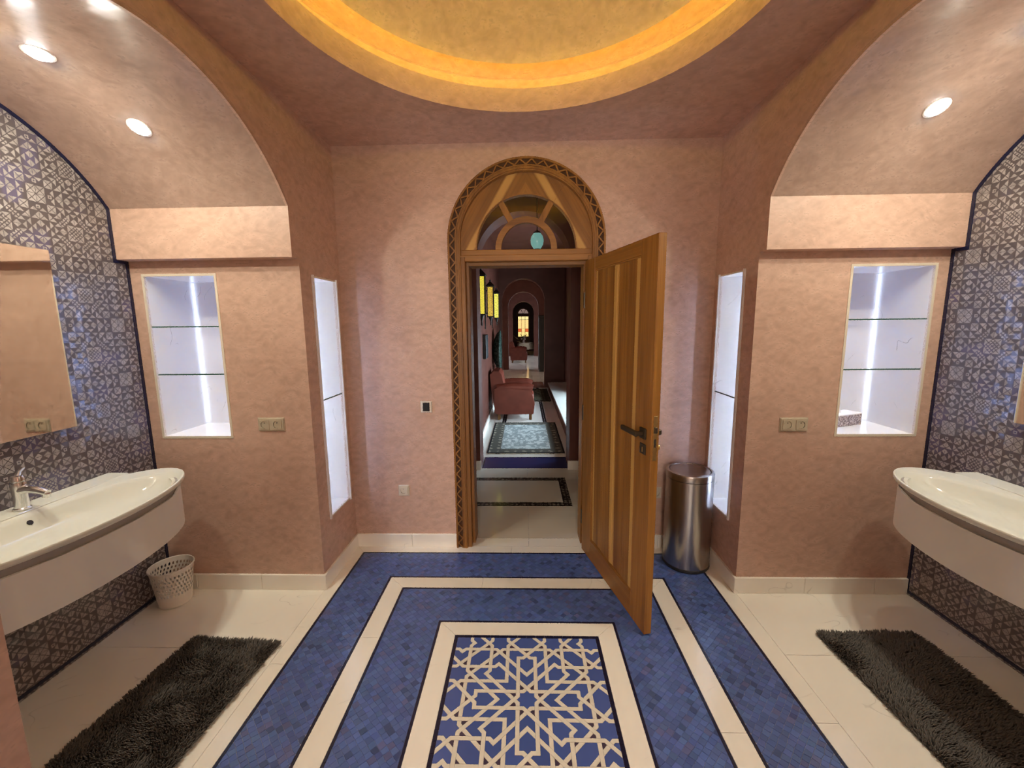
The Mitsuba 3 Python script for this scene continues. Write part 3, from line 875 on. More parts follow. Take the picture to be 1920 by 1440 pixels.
for u0, u1, w0, w1 in ((0.150, 0.158, 0.148, 1.925), (0.698, 0.706, 0.148, 1.925)):
    put(k + '__panel_bead', DM(bx(u0, u1, 0.004, 0.012, w0, w1, 0.002)), 'm_wood_v')
for w0, w1 in ((1.917, 1.925), (0.148, 0.156)):
    put(k + '__panel_bead', DM(bx(0.158, 0.698, 0.004, 0.012, w0, w1, 0.002)), 'm_wood_h')
put(k + '__lock_plate', DM(bx(LW - 0.001, LW + 0.002, 0.010, 0.031, 0.938, 1.160, 0.0006)), 'm_brass', 'brass lock plate on the door edge')
put(k + '__lock_plate__latch', DM(bx(LW, LW + 0.010, 0.012, 0.028, 1.075, 1.105, 0.002)), 'm_bronze')
put(k + '__lock_plate__bolt_slot', DM(bx(LW + 0.0015, LW + 0.0025, 0.016, 0.024, 1.005, 1.045)), 'm_black')
for sgn, nm in ((-1, ''), (1, '')):
    f = (lambda v: -v) if sgn < 0 else (lambda v: TH + v)
    lv = [bx(0.762, 0.815, f(0), f(0.010), 1.033, 1.087, 0.002), bx(0.779, 0.799, f(0.008), f(0.052), 1.050, 1.070, 0.003), bx(0.640, 0.799, f(0.034), f(0.052), 1.046, 1.072, 0.004)]
    h = put(k + '__handle', DM(cat_(lv)), 'm_bronze', 'dark bronze lever handle on a square rose')
    e = put(k + '__keyhole_plate', DM(bx(0.762, 0.815, f(0), f(0.006), 0.954, 1.007, 0.002)), 'm_bronze', 'square dark bronze keyhole plate')
    put(e + '__cylinder', DM(cat_([bx(0.783, 0.794, f(0.005), f(0.009), 0.965, 0.992, 0.002)])), 'm_brass')
kn = trimesh.creation.cylinder(radius=0.014, height=0.022, sections=20)
kn.apply_transform(trimesh.transformations.rotation_matrix(PI / 2, [1, 0, 0])); kn.apply_translation([0.789, TH + 0.024, 0.98])
put(k + '__turn_knob', DM(cat_([kn, bx(0.784, 0.794, TH + 0.034, TH + 0.05, 0.968, 0.992, 0.003)])), 'm_brass_bright', 'small bright brass turn knob')
for z in (0.25, 1.0, 1.75):
    put(k + '__hinge', DM(lathe([(0.0001, z - 0.05), (0.008, z - 0.05), (0.008, z + 0.05), (0.0001, z + 0.05)], 12, -0.006, TH * 0.5 - 0.02)), 'm_bronze')

# ------------------------------------------------------------------ sockets and switch
def socket_plate(key, label, cx, yw, cz, n, group=None, material='m_pewter'):
    k = root(key, label, 'socket', group)
    w = 0.0785 * n
    m = cat_([bx(cx - w / 2, cx + w / 2, yw - 0.004, yw, cz - 0.041, cz + 0.041, 0.003), bx(cx - w / 2 + 0.004, cx + w / 2 - 0.004, yw - 0.009, yw - 0.003, cz - 0.037, cz + 0.037, 0.003)])
    put(k + '__frame', m, material)
    for i in range(n):
        x = cx + (i - (n - 1) / 2) * 0.073
        ins = ext(sbox(x - 0.0265, cz - 0.0265, x + 0.0265, cz + 0.0265).difference(Point(x, cz).buffer(0.0215, 24)), yw - 0.0125, yw - 0.008, 'y')
        c = put(k + '__insert', cat_([ins]), material)
        well = lathe([(0.0215, 0.0), (0.0205, 0.010), (0.0001, 0.010)], 32)
        R = trimesh.transformations.rotation_matrix(-PI / 2, [1, 0, 0]); R[:3, 3] = [x, yw - 0.0125, cz]
        put(c + '__well', moved(well, R), 'm_socket_well', smooth=30)
        pins = [bx(x - 0.0105, x - 0.0065, yw - 0.0032, yw - 0.0022, cz - 0.002, cz + 0.002), bx(x + 0.0065, x + 0.0105, yw - 0.0032, yw - 0.0022, cz - 0.002, cz + 0.002)]
        pin = trimesh.creation.cylinder(radius=0.0024, height=0.009, sections=10); pin.apply_transform(trimesh.transformations.rotation_matrix(PI / 2, [1, 0, 0])); pin.apply_translation([x, yw - 0.0075, cz + 0.0105])
        put(c + '__contacts', cat_(pins + [pin]), 'm_black')
socket_plate('wall_socket', 'double bronze socket on the left alcove end wall beside the lit niche', -1.466, YE, 1.039, 2, 'double sockets on the alcove end walls')
socket_plate('wall_socket', 'double bronze socket on the right alcove end wall beside the lit niche', 1.512, YE, 1.026, 2, 'double sockets on the alcove end walls')
socket_plate('wall_socket', 'single pewter socket low on the front wall left of the doorway', -0.864, YF, 0.428, 1, None, 'm_pewter_light')
socket_plate('wall_socket', 'single pewter socket low on the front wall behind the steel bin', 0.928, YF, 0.411, 1, None, 'm_pewter_light')
k = root('light_switch', 'square pewter light switch with black rocker left of the doorway', 'light switch')
cx, cz = -0.678, 1.038
put(k + '__frame', cat_([bx(cx - 0.041, cx + 0.041, YF - 0.004, YF, cz - 0.041, cz + 0.041, 0.003), bx(cx - 0.037, cx + 0.037, YF - 0.009, YF - 0.003, cz - 0.037, cz + 0.037, 0.003)]), 'm_pewter_light')
put(k + '__rocker', bx(cx - 0.0235, cx + 0.0235, YF - 0.0125, YF - 0.008, cz - 0.03, cz + 0.03, 0.002), 'm_switch_black', 'black rocker')

# ------------------------------------------------------------------ wall mirrors
for side, s, xw, tw in NL:
    k = root('wall_mirror', f'frameless rectangular mirror on the mosaic wall above the {side} washbasin', 'mirror')
    y0, y1, z0, z1 = (1.17, 1.906, 1.132, 1.958)
    xb, xf = tw - s * 0.004, tw - s * 0.022
    b = 0.014
    put(k + '__backing', bx(xb, xf + s * 0.005, y0 + 0.002, y1 - 0.002, z0 + 0.002, z1 - 0.002), 'm_black')
    q = sorted((xf, xf + s * 0.0045))
    put(k + '__glass', bx(q[0], q[1], y0, y1, z0, z1, 0.0008), 'm_mirror')

# ------------------------------------------------------------------ washbasins
EXC, EYC, EA, EB = 0.271, 1.548, 0.275, 0.567           # ellipse centre (distance from the mosaic wall, y) and half axes
def basin(side, s, tw):
    ptsn = 128
    th = np.linspace(0, 2 * PI, ptsn, endpoint=False)
    X = lambda d: tw - s * d
    k = root('washbasin', f'wide oval white washbasin with bowed white cabinet on the {side} mosaic wall', 'washbasin')
    zt = 0.848
    # (scale x, scale y, z) rings from the underside of the rim over the lip into the bowl
    rings = [(0.84, 0.88, zt - 0.030, 0), (0.96, 0.97, zt - 0.027, 0), (0.985, 0.99, zt - 0.024, 0), (0.998, 0.998, zt - 0.016, 0), (1.0, 1.0, zt - 0.008, 0), (0.996, 0.998, zt - 0.002, 0), (0.985, 0.992, zt, 0), (0.965, 0.983, zt - 0.001, 0),
             (0.86, 0.955, zt - 0.003, 0.025), (0.755, 0.93, zt - 0.005, 0.05), (0.725, 0.91, zt - 0.010, 0.055), (0.695, 0.88, zt - 0.022, 0.056), (0.655, 0.835, zt - 0.043, 0.056), (0.60, 0.77, zt - 0.068, 0.056), (0.52, 0.68, zt - 0.088, 0.056), (0.42, 0.55, zt - 0.101, 0.056), (0.28, 0.36, zt - 0.108, 0.056), (0.14, 0.17, zt - 0.111, 0.056), (0.04, 0.03, zt - 0.112, 0.056)]
    v, f = [], []
    for sx, sy, z, sh_ in rings:
        cx0 = EXC + sh_
        for a in th:
            d = cx0 + EA * sx * math.cos(a)
            v.append([X(max(d, 0.004)), EYC + EB * sy * math.sin(a), z])
    n = ptsn
    for i in range(len(rings) - 1):
        for j in range(n):
            q = (j + 1) % n
            f += [[i * n + j, i * n + q, (i + 1) * n + q], [i * n + j, (i + 1) * n + q, (i + 1) * n + j]]
    v.append([X(EXC + 0.056), EYC, zt - 0.112])
    e = (len(rings) - 1) * n
    f += [[e + j, e + (j + 1) % n, len(v) - 1] for j in range(n)]
    bowl = trimesh.Trimesh(v, f, process=False)
    put(k + '__bowl', bowl, 'm_ceramic', smooth=50)
    a, b = sorted((X(0.003), X(0.112)))
    put(k + '__tap_deck', bx(a, b, EYC - 0.487, EYC + 0.487, zt - 0.03, zt + 0.0012, 0.002), 'm_ceramic', 'flat ledge against the wall')
    drain = lathe([(0.0001, 0.004), (0.018, 0.004), (0.022, 0.002), (0.024, -0.002)], 24, X(EXC + 0.056), EYC + 0.005, zt - 0.1125)
    put(k + '__drain', drain, 'm_chrome', 'chrome drain', smooth=30)
    ov = trimesh.creation.cylinder(radius=0.0105, height=0.004, sections=20)
    nd = np.array([-s * 0.86, 0, 0.5]); nd /= np.linalg.norm(nd)
    Mo = trimesh.geometry.align_vectors([0, 0, 1], nd); Mo[:3, 3] = [X(EXC + 0.056 - EA * 0.66), EYC + 0.012, zt - 0.039]
    put(k + '__overflow_hole', moved(ov, Mo), 'm_black', 'dark round overflow hole')
    # bowed cabinet below
    def shape(inset, ly, back=0.004):
        P = [(EXC + (EA - inset) * math.cos(a), EYC + ly * math.sin(a)) for a in np.linspace(-PI, PI, 257)[:-1]]
        g = Polygon(P).intersection(sbox(back, -9, 9, 9))
        return Polygon([(X(x), y) for x, y in g.exterior.coords])
    put(k + '__cabinet_floor', ext(shape(0.03, 0.52, 0.008), 0.600, 0.612, 'z'), 'm_lacquer')
    hollow = lambda i, l: shape(i, l).difference(shape(i + 0.009, l - 0.009, 0.012))
    body = ext(hollow(0.014, 0.537), 0.598, 0.788, 'z')
    vv = body.vertices.copy()
    up_ = np.clip((np.abs(vv[:, 1] - EYC) - 0.33) / 0.19, 0, 1)
    vv[:, 2] = np.where(vv[:, 2] > 0.7, vv[:, 2] + 0.032 * up_ ** 2, vv[:, 2])
    put(k + '__cabinet', trimesh.Trimesh(vv, body.faces, process=False), 'm_lacquer', 'bowed glossy white front', smooth=40)
    put(k + '__finger_recess', ext(hollow(0.026, 0.527), 0.780, 0.822, 'z'), 'm_shadowgap', 'grey recess under the rim', smooth=40)
    return k
for side, s, xw, tw in NL: basin(side, s, tw)

k = root('mixer_tap', 'chrome single lever mixer tap at the back of the left washbasin', 'tap')
fx, fy, fz = -2.118, 1.600, 0.851
put(k + '__body', lathe([(0.0001, 0), (0.028, 0), (0.028, 0.005), (0.0235, 0.010), (0.0225, 0.05), (0.0235, 0.085), (0.025, 0.105), (0.022, 0.118), (0.0001, 0.119)], 40, fx, fy, fz), 'm_chrome', smooth=30)
sp = [(fx + 0.005, fy, fz + 0.085), (fx + 0.04, fy + 0.001, fz + 0.088), (fx + 0.08, fy + 0.002, fz + 0.082), (fx + 0.118, fy + 0.003, fz + 0.070)]
put(k + '__spout', tube(sp, [0.021, 0.017, 0.0145, 0.0135], 20), 'm_chrome', smooth=40)
put(k + '__spout__aerator', tube([(fx + 0.112, fy + 0.003, fz + 0.068), (fx + 0.108, fy + 0.003, fz + 0.052)], [0.0125, 0.0125], 16), 'm_chrome', smooth=40)
lever = cat_([lathe([(0.0001, 0.119), (0.0215, 0.119), (0.0225, 0.130), (0.018, 0.144), (0.0001, 0.147)], 32, fx, fy, fz), tube([(fx, fy, fz + 0.138), (fx - 0.012, fy + 0.018, fz + 0.152), (fx - 0.022, fy + 0.045, fz + 0.163)], [0.012, 0.009, 0.006], 12)])
put(k + '__lever', lever, 'm_chrome', smooth=40)

# ------------------------------------------------------------------ floor things
# bath mats: a base and its shaggy pile
def bath_mat(label, L, W, cx, cy, ang, seed):
    r = np.random.default_rng(seed)
    k = root('bath_mat', label, 'bath mat', None)
    M = rotz(ang, (cx, cy, 0))
    put(k + '__backing', moved(bx(-W / 2, W / 2, -L / 2, L / 2, 0.001, 0.010, 0.004), M), 'm_matbase')
    n = 15000
    xy = np.c_[r.uniform(-W / 2, W / 2, n), r.uniform(-L / 2, L / 2, n)]
    swirl = (meshkit.fbm(np.c_[xy * 9, np.zeros(n)], 2, seed) - 0.5) * 6
    hgt = 0.018 + 0.012 * r.random(n) + 0.012 * (meshkit.fbm(np.c_[xy * 22, np.ones(n)], 2, seed) - 0.5)
    lean = np.c_[np.cos(swirl), np.sin(swirl)] * (0.007 + 0.008 * r.random(n))[:, None]
    edge = np.minimum(W / 2 - abs(xy[:, 0]), L / 2 - abs(xy[:, 1]))
    out = np.where((W / 2 - abs(xy[:, 0]) < L / 2 - abs(xy[:, 1]))[:, None], np.c_[np.sign(xy[:, 0]), np.zeros(n)], np.c_[np.zeros(n), np.sign(xy[:, 1])])
    e = np.clip(1 - edge / 0.03, 0, 1)[:, None]
    lean = lean * (1 - 0.5 * e) + out * 0.014 * e
    hgt = hgt * (1 - 0.45 * e[:, 0])
    wd = r.uniform(0.0028, 0.0048, n)
    ph = r.uniform(0, 2 * PI, n)
    V = np.zeros((n, 7, 3))
    for q in range(3):
        a = ph + q * 2 * PI / 3
        o = np.c_[np.cos(a), np.sin(a)] * wd[:, None]
        V[:, q, :2] = xy + o; V[:, q, 2] = 0.006
        V[:, 3 + q, :2] = xy + o * 0.9 + lean * 0.4; V[:, 3 + q, 2] = 0.006 + hgt * 0.6
    V[:, 6, :2] = xy + lean; V[:, 6, 2] = 0.006 + hgt
    base = np.array([[0, 1, 4], [0, 4, 3], [1, 2, 5], [1, 5, 4], [2, 0, 3], [2, 3, 5], [3, 4, 6], [4, 5, 6], [5, 3, 6]])
    Fm = (base[None] + 7 * np.arange(n)[:, None, None]).reshape(-1, 3)
    m = trimesh.Trimesh(V.reshape(-1, 3), Fm, process=False)
    put(k + '__pile', moved(m, M), 'm_mat', 'shaggy dark pile', kind='stuff', smooth=True)
bath_mat('dark grey shaggy bath mat on the floor before the left washbasin', 0.86, 0.47, -1.515, 1.452, -0.075, 11)
bath_mat('dark grey shaggy bath mat on the floor before the right washbasin', 0.86, 0.50, 1.755, 1.545, 0.02, 12)

# waste basket with slots
def slotted(r0, r1, h, rows, per, cx, cy):
    nt, nzz = per * 8, 64
    out = []
    V, F = [], []
    for lay, off in ((0, 0.0), (1, -0.002)):
        for i in range(nzz + 1):
            t = i / nzz
            r = r0 + (r1 - r0) * t + off
            for j in range(nt):
                a = 2 * PI * j / nt
                V.append([cx + r * math.cos(a), cy + r * math.sin(a), 0.004 + h * t])
    for lay in (0, 1):
        b = lay * (nzz + 1) * nt
        for i in range(nzz):
            z = (i + 0.5) / nzz
            for j in range(nt):
                g = (z - 0.30) / 0.60 * rows
                row = math.floor(g)
                if 0 <= row < rows:
                    fz_ = g - row
                    ja = (j + (4 if row % 2 else 0)) % 8 - 3.5 + (fz_ - 0.5) * 2.0
                    if abs(ja) < 2.3 * math.sqrt(max(0, 1 - ((fz_ - 0.5) / 0.36) ** 2)): continue
                q = (j + 1) % nt
                p = [b + i * nt + j, b + i * nt + q, b + (i + 1) * nt + q, b + (i + 1) * nt + j]
                F += [[p[0], p[1], p[2]], [p[0], p[2], p[3]]] if lay == 0 else [[p[0], p[2], p[1]], [p[0], p[3], p[2]]]
    return trimesh.Trimesh(V, F, process=False)
bxc, byc = -2.062, 2.186
k = root('waste_basket', 'small white slotted plastic waste basket beneath the left washbasin', 'waste basket')
put(k + '__body', slotted(0.078, 0.106, 0.226, 6, 34, bxc, byc), 'm_plastic_white', smooth=True)
put(k + '__rim', lathe([(0.104, 0.226), (0.109, 0.224), (0.1105, 0.230), (0.108, 0.2345), (0.104, 0.233), (0.1035, 0.228)], 64, bxc, byc), 'm_plastic_white', smooth=40)
put(k + '__base', lathe([(0.0001, 0.002), (0.076, 0.002), (0.0785, 0.005), (0.0785, 0.009), (0.0001, 0.008)], 64, bxc, byc), 'm_plastic_white', smooth=30)

# steel bin
bxc, byc, br = 1.082, 2.628, 0.146
k = root('steel_bin', 'tall round brushed steel waste bin behind the open door', 'waste bin')
put(k + '__body', lathe([(br - 0.001, 0.022), (br, 0.026), (br, 0.604)], 96, bxc, byc), 'm_steel', smooth=True)
put(k + '__base_ring', lathe([(0.0001, 0.001), (br - 0.002, 0.001), (br + 0.002, 0.006), (br + 0.002, 0.020), (br - 0.001, 0.0235), (br - 0.01, 0.024)], 96, bxc, byc), 'm_rubber', 'black rubber base ring', smooth=30)
put(k + '__lid', lathe([(br - 0.0005, 0.606), (br + 0.0012, 0.608), (br + 0.0015, 0.640), (br - 0.002, 0.648), (br - 0.012, 0.652), (br - 0.019, 0.650), (br - 0.021, 0.644)], 96, bxc, byc), 'm_steel', 'steel lid collar', smooth=40)
put(k + '__lid__flap', lathe([(br - 0.0235, 0.640), (br - 0.0235, 0.648), (br - 0.03, 0.6505), (0.05, 0.6535), (0.0001, 0.654)], 96, bxc, byc), 'm_steel', 'round push flap', smooth=40)

# ------------------------------------------------------------------ hall beyond the door
HL, HR, Y1, Y1B, Y2, Y3, YD = -0.59, 1.02, 4.43, 4.98, 14.6, 21.0, 25.0
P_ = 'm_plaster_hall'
def archwall(name, label, y0, y1, x0, x1, hw, zs, zt, cx=0.0):
    g = sbox(x0, -0.05, x1, zt).difference(arch_poly(cx, hw, zs))
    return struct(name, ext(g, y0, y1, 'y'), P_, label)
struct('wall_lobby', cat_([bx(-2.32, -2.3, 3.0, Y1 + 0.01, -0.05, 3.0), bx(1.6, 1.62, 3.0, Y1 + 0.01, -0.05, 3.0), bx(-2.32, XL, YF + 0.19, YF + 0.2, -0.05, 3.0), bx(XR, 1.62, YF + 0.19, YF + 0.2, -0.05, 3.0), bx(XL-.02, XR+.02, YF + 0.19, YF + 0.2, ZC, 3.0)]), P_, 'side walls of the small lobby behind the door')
struct('ceiling_lobby', bx(-2.32, 1.62, YF + 0.19, Y1B, 3.0, 3.02), P_, 'ceiling of the small lobby behind the door')
archwall('wall_hall_entry', 'arched opening from the lobby into the hall', Y1, Y1B - 0.2, -2.32, 1.62, 0.492, 2.25, 3.0, 0.005)
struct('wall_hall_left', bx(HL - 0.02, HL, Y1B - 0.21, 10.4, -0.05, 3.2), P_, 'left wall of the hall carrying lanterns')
# right wall: a bay for unseen windows over the bench, then plain wall
struct('wall_hall_right', cat_([bx(HR, HR + 0.02, 8.3, 10.4, -0.05, 3.2), bx(1.75, 1.77, Y1B - 0.21, 8.31, 0.0, 0.35), bx(1.75, 1.77, Y1B - 0.21, 8.31, 1.5, 3.2), bx(1.75, 1.77, Y1B - 0.21, 5.3, 0.35, 1.5), bx(1.75, 1.77, 6.4, 6.9, 0.35, 1.5), bx(1.75, 1.77, 8.0, 8.31, 0.35, 1.5), bx(HR, 1.77, 8.3, 8.32, -0.05, 3.2)]), P_, 'right wall of the hall with a bay for the unseen windows')
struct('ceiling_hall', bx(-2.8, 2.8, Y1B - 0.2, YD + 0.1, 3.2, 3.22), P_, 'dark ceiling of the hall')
def unseen_window(label, x, y0, y1, z0, z1, s, power):
    k = root('window', label, kind='structure')
    fr = sbox(y0, z0, y1, z1)
    hole = [sbox(y0 + 0.05, z0 + 0.05, (y0 + y1) / 2 - 0.02, z1 - 0.05), sbox((y0 + y1) / 2 + 0.02, z0 + 0.05, y1 - 0.05, z1 - 0.05)]
    t = sorted((x, x - s * 0.05))
    put(k + '__frame', ext(fr.difference(unary_union(hole)), t[0], t[1], 'x'), 'm_wood_dark')
    for h_ in hole:
        b = h_.bounds
        v = np.array([[x - s * 0.02, b[0], b[1]], [x - s * 0.02, b[2], b[1]], [x - s * 0.02, b[2], b[3]], [x - s * 0.02, b[0], b[3]]])
        f = np.array([[0, 1, 2], [0, 2, 3]]) if s < 0 else np.array([[0, 2, 1], [0, 3, 2]])
        put(k + '__pane', (v, f), 'm_led_backing', emitter=em(power, 2 if y1 < 9 else 0.3))
unseen_window('unseen first window in the bay over the bench, placed to light the rug and ledge', 1.76, 5.3, 6.4, 0.35, 1.5, 1, DAY)
unseen_window('unseen second window in the bay over the bench, placed to light the rug and ledge', 1.76, 6.9, 8.0, 0.35, 1.5, 1, DAY)
archwall('wall_hall_arch', 'first dark wall across the hall with an arched opening', 10.4, 10.75, -2.8, 2.8, 0.53, 2.18, 3.22)
archwall('wall_hall_arch', 'second pink wall across the hall with an arched opening', Y2, Y2 + 0.4, -2.8, 2.8, 0.53, 2.18, 3.22)
archwall('wall_hall_arch', 'third wall across the hall with an arched opening', Y3, Y3 + 0.4, -2.8, 2.8, 0.53, 2.18, 3.22)
struct('wall_hall_sides', cat_([bx(-2.82, -2.8, 10.4, YD, -0.05, 3.22), bx(2.8, 2.82, 10.4, YD, -0.05, 3.22)]), P_, 'outer side walls of the far rooms of the hall')
for s in (-1, 1):  # side windows out of view, placed to light the far rooms
    for y0, pw in ((11.6, [4.2, 3.4, 2.8]), (15.6, [5, 5.4, 6]), (18.4, [5, 5.4, 6])):
        unseen_window(f'unseen window in the {"left" if s < 0 else "right"} side wall lighting a far room, {"near" if y0 < 12 else "middle" if y0 < 17 else "far"}', s * 2.79, y0, y0 + 1.6, 0.6, 1.9, s, pw)
struct('wall_hall_end', ext(sbox(-2.8, -0.05, 2.8, 3.22).difference(arch_poly(0.0, 0.40, 2.16)), YD, YD + 0.1, 'y'), P_, 'end wall of the hall around the glazed door')
# bench ledge
k = root('wall_ledge', 'low marble ledge along the right side of the hall', kind='structure')
put(k + '__top', cat_([bx(0.585, 1.75, Y1B - 0.2, 8.3, 0.17, 0.2), bx(0.585, HR, 8.3, 9.95, 0.17, 0.2)]), 'm_marble')
put(k + '__riser', cat_([bx(0.6, 1.75, Y1B - 0.19, 8.3, 0.0, 0.17), bx(0.6, HR, 8.3, 9.94, 0.0, 0.17)]), P_)
# hall floor
for i, y in enumerate(np.arange(4.98, 10.39, 0.68)):
    for x0, x1 in ((HL, -0.36), (-0.29, 0.31), (0.38, 0.6)):
        slab('floor__hall_slab', sbox(x0, y, x1, min(y + 0.68, 10.4)), 'm_marble')
for x0 in (-0.36, 0.31):
    put('floor__hall_border', cat_([ext(sbox(x0 + d, 4.98, x0 + d + 0.027, 10.4), -0.004, 0, 'z') for d in (0.004, 0.037)]), 'm_black', 'pair of black lines let into the hall floor')
blue_th = sbox(-0.475, 4.465, 0.505, 4.86)
slab('floor__threshold_blue', blue_th.buffer(-0.012, join_style=2), 'm_zellige', color=[0.030, 0.036, 0.12])
slab('floor__threshold_border', blue_th.difference(blue_th.buffer(-0.012, join_style=2)), 'm_navy')
slab('floor__hall_slab', sbox(HL, 4.86, 0.6, 4.98), 'm_marble')
slab('floor__hall_slab', sbox(-0.6, 4.445, 0.62, 4.465), 'm_hall_marble')
slab('floor__terracotta_slab', sbox(-0.53, 10.4, 0.53, 11.5), 'm_terracotta')
for y in np.arange(11.5, 25.0, 1.5):
    for x0, x1 in ((-2.8, -0.5), (-0.5, 0.5), (0.5, 2.8)):
        slab('floor__hall_slab', sbox(x0, y, x1, min(y + 1.5, 25.0)), 'm_hall_marble', gap=0.002)
for sx in (-1, 1):
    a, b = sorted((sx * 0.492 + 0.005, sx * 0.505 + 0.005 ))
    t = struct('trim_pilaster_base', bx(sx * 0.48, sx * 0.75, Y1 - 0.015, Y1 + 0.01, 0, 0.1), 'm_marble', f'marble skirting at the foot of the {"left" if sx < 0 else "right"} pier of the hall entry')
struct('trim_hall_skirting', bx(HL - 0.001, HL + 0.014, Y1B - 0.2, 10.4, 0, 0.1), 'm_marble', 'pale marble skirting of the hall left wall')

# rugs
def rug(name, label, R, material):
    k = root(name, label, 'rug')
    put(k + '__weave', bx(R[0], R[1], R[2], R[3], 0.0005, 0.009, 0.003), material)
    r = np.random.default_rng(2)
    fr = []
    for yy, s in ((R[2], -1), (R[3], 1)):
        for x in np.arange(R[0] + 0.006, R[1], 0.012):
            fr.append(bar((x, yy, 0.004), (x + r.normal(0, 0.005), yy + s * r.uniform(0.03, 0.05), 0.002), 0.004, 0.003))
    put(k + '__fringe', cat_(fr), 'm_cloth_cream', 'pale fringe', kind='stuff')
rug('patterned_rug', 'pale blue grey patterned rug lying in the hall before the armchair', RUG1, 'm_rug_pale')
rug('patterned_rug', 'olive green patterned rug behind the near armchair in the hall', RUG2, 'm_rug_green')

# leather armchair: faces +x, side towards the viewer
def rb(x0, x1, y0, y1, z0, z1, r):
    m = bx(x0, x1, y0, y1, z0, z1, r)
    m = m.subdivide().subdivide()
    trimesh.smoothing.filter_laplacian(m, iterations=3)
    return m
def armchair(label, x, y, sc=1.0):
    k = root('leather_armchair', label, 'armchair', None)
    M = np.eye(4); M[:3, :3] *= sc; M[:3, 3] = [x, y, 0]
    # local: x from 0 (back) to 0.70, y from 0 to 0.74
    side = Polygon([(0.06, 0.12), (0.68, 0.12), (0.70, 0.30), (0.64, 0.50), (0.66, 0.58), (0.12, 0.60), (0.02, 0.55), (0.02, 0.14)]).buffer(0.02).buffer(-0.01)
    for y0 in (0.0, 0.60):
        a = put(k + '__arm', moved(ext(side, y0, y0 + 0.14, 'y'), M), 'm_leather', smooth=35)
        roll = tube([(0.05, y0 + 0.07, 0.565), (0.3, y0 + 0.07, 0.585), (0.6, y0 + 0.07, 0.575), (0.675, y0 + 0.07, 0.55)], [0.072, 0.078, 0.082, 0.07], 18)
        put(a + '__arm_roll', moved(roll, M), 'm_leather', smooth=50)
    put(k + '__seat_base', moved(bx(0.05, 0.66, 0.14, 0.60, 0.12, 0.30, 0.02), M), 'm_leather')
    put(k + '__seat_cushion', moved(rb(0.14, 0.69, 0.145, 0.595, 0.30, 0.45, 0.03), M), 'm_leather', smooth=50)
    bk = Polygon([(0.02, 0.14), (0.16, 0.14), (0.20, 0.45), (0.14, 0.80), (0.09, 0.86), (0.00, 0.86), (-0.07, 0.80), (-0.04, 0.5)]).buffer(0.02).buffer(-0.02)
    put(k + '__backrest', moved(ext(bk, 0.05, 0.69, 'y'), M), 'm_leather', smooth=35)
    for xx in (0.06, 0.61):
        for yy in (0.04, 0.65):
            put(k + '__leg', moved(bx(xx, xx + 0.05, yy, yy + 0.05, 0.0, 0.125, 0.006), M), 'm_wood_dark')
armchair('red brown leather armchair beside the pale rug in the hall, nearer one', -0.50, 6.80, 0.96)
armchair('red brown leather armchair far down the hall beyond the second arch', -0.55, 17.2)

# lanterns on the left wall
def lantern(label, y):
    k = root('wall_lantern', label, 'lantern', 'yellow glass lanterns along the hall wall')
    cx, z0, z1 = -0.50, 1.73, 2.16
    w = 0.045
    fr = []
    for sx in (-1, 1):
        for sy in (-1, 1):
            fr.append(bx(cx + sx * w - 0.006, cx + sx * w + 0.006, y + sy * w - 0.006, y + sy * w + 0.006, z0 - 0.01, z1 + 0.01))
    fr += [bx(cx - w - 0.008, cx + w + 0.008, y - w - 0.008, y + w + 0.008, z0 - 0.02, z0 - 0.004), bx(cx - w - 0.008, cx + w + 0.008, y - w - 0.008, y + w + 0.008, z1 + 0.004, z1 + 0.02)]
    put(k + '__frame', cat_(fr), 'm_iron')
    put(k + '__glass', bx(cx - w + 0.004, cx + w - 0.004, y - w + 0.004, y + w - 0.004, z0 - 0.004, z1 + 0.004), 'm_lantern_glass', 'glowing amber yellow hammered glass')
    roof = trimesh.creation.cone(radius=0.095, height=0.075, sections=4); roof.apply_transform(rotz(PI / 4)); roof.apply_translation([cx, y, z1 + 0.02])
    put(k + '__roof', cat_([roof, trimesh.creation.icosphere(subdivisions=2, radius=0.014).apply_translation([cx, y, z1 + 0.1])]), 'm_iron')
    put(k + '__bracket', cat_([bx(HL, cx - w, y - 0.012, y + 0.012, z0 + 0.03, z0 + 0.05), bx(HL, cx - w, y - 0.012, y + 0.012, z1 - 0.06, z1 - 0.04), bx(HL, HL + 0.012, y - 0.03, y + 0.03, z0 - 0.2, z1)]), 'm_iron')
    fin = lathe([(0.0001, -0.15), (0.012, -0.13), (0.008, -0.09), (0.022, -0.05), (0.035, -0.02), (0.0001, -0.015)], 16, cx, y, z0)
    put(k + '__finial', fin, 'm_iron', smooth=30)
mat('m_amber_tex', pr(proc(lambda p, n, uv: mix([0.25, 0.16, 0.02], [0.8, 0.62, 0.12], smoothstep(0.3, 0.7, noise(p.x * 120, p.y * 120, p.z * 120)))), 0.2))
scene['m_lantern_glass'] = scene['m_amber_tex']
LEM = [[0.62, 0.52, 0.05], [0.42, 0.27, 0.035], [0.58, 0.55, 0.08]]
for lab, y in (('first amber glass lantern on the hall left wall, nearest the door', 5.05), ('second amber glass lantern on the hall left wall', 6.45), ('third amber glass lantern on the hall left wall, farthest', 7.9)):
    lantern(lab, y)
for i, kk in enumerate([x for x in scene if x.startswith('wall_lantern') and x.endswith('__glass')]):
    scene[kk]['emitter'] = em(LEM[i], 0.15)

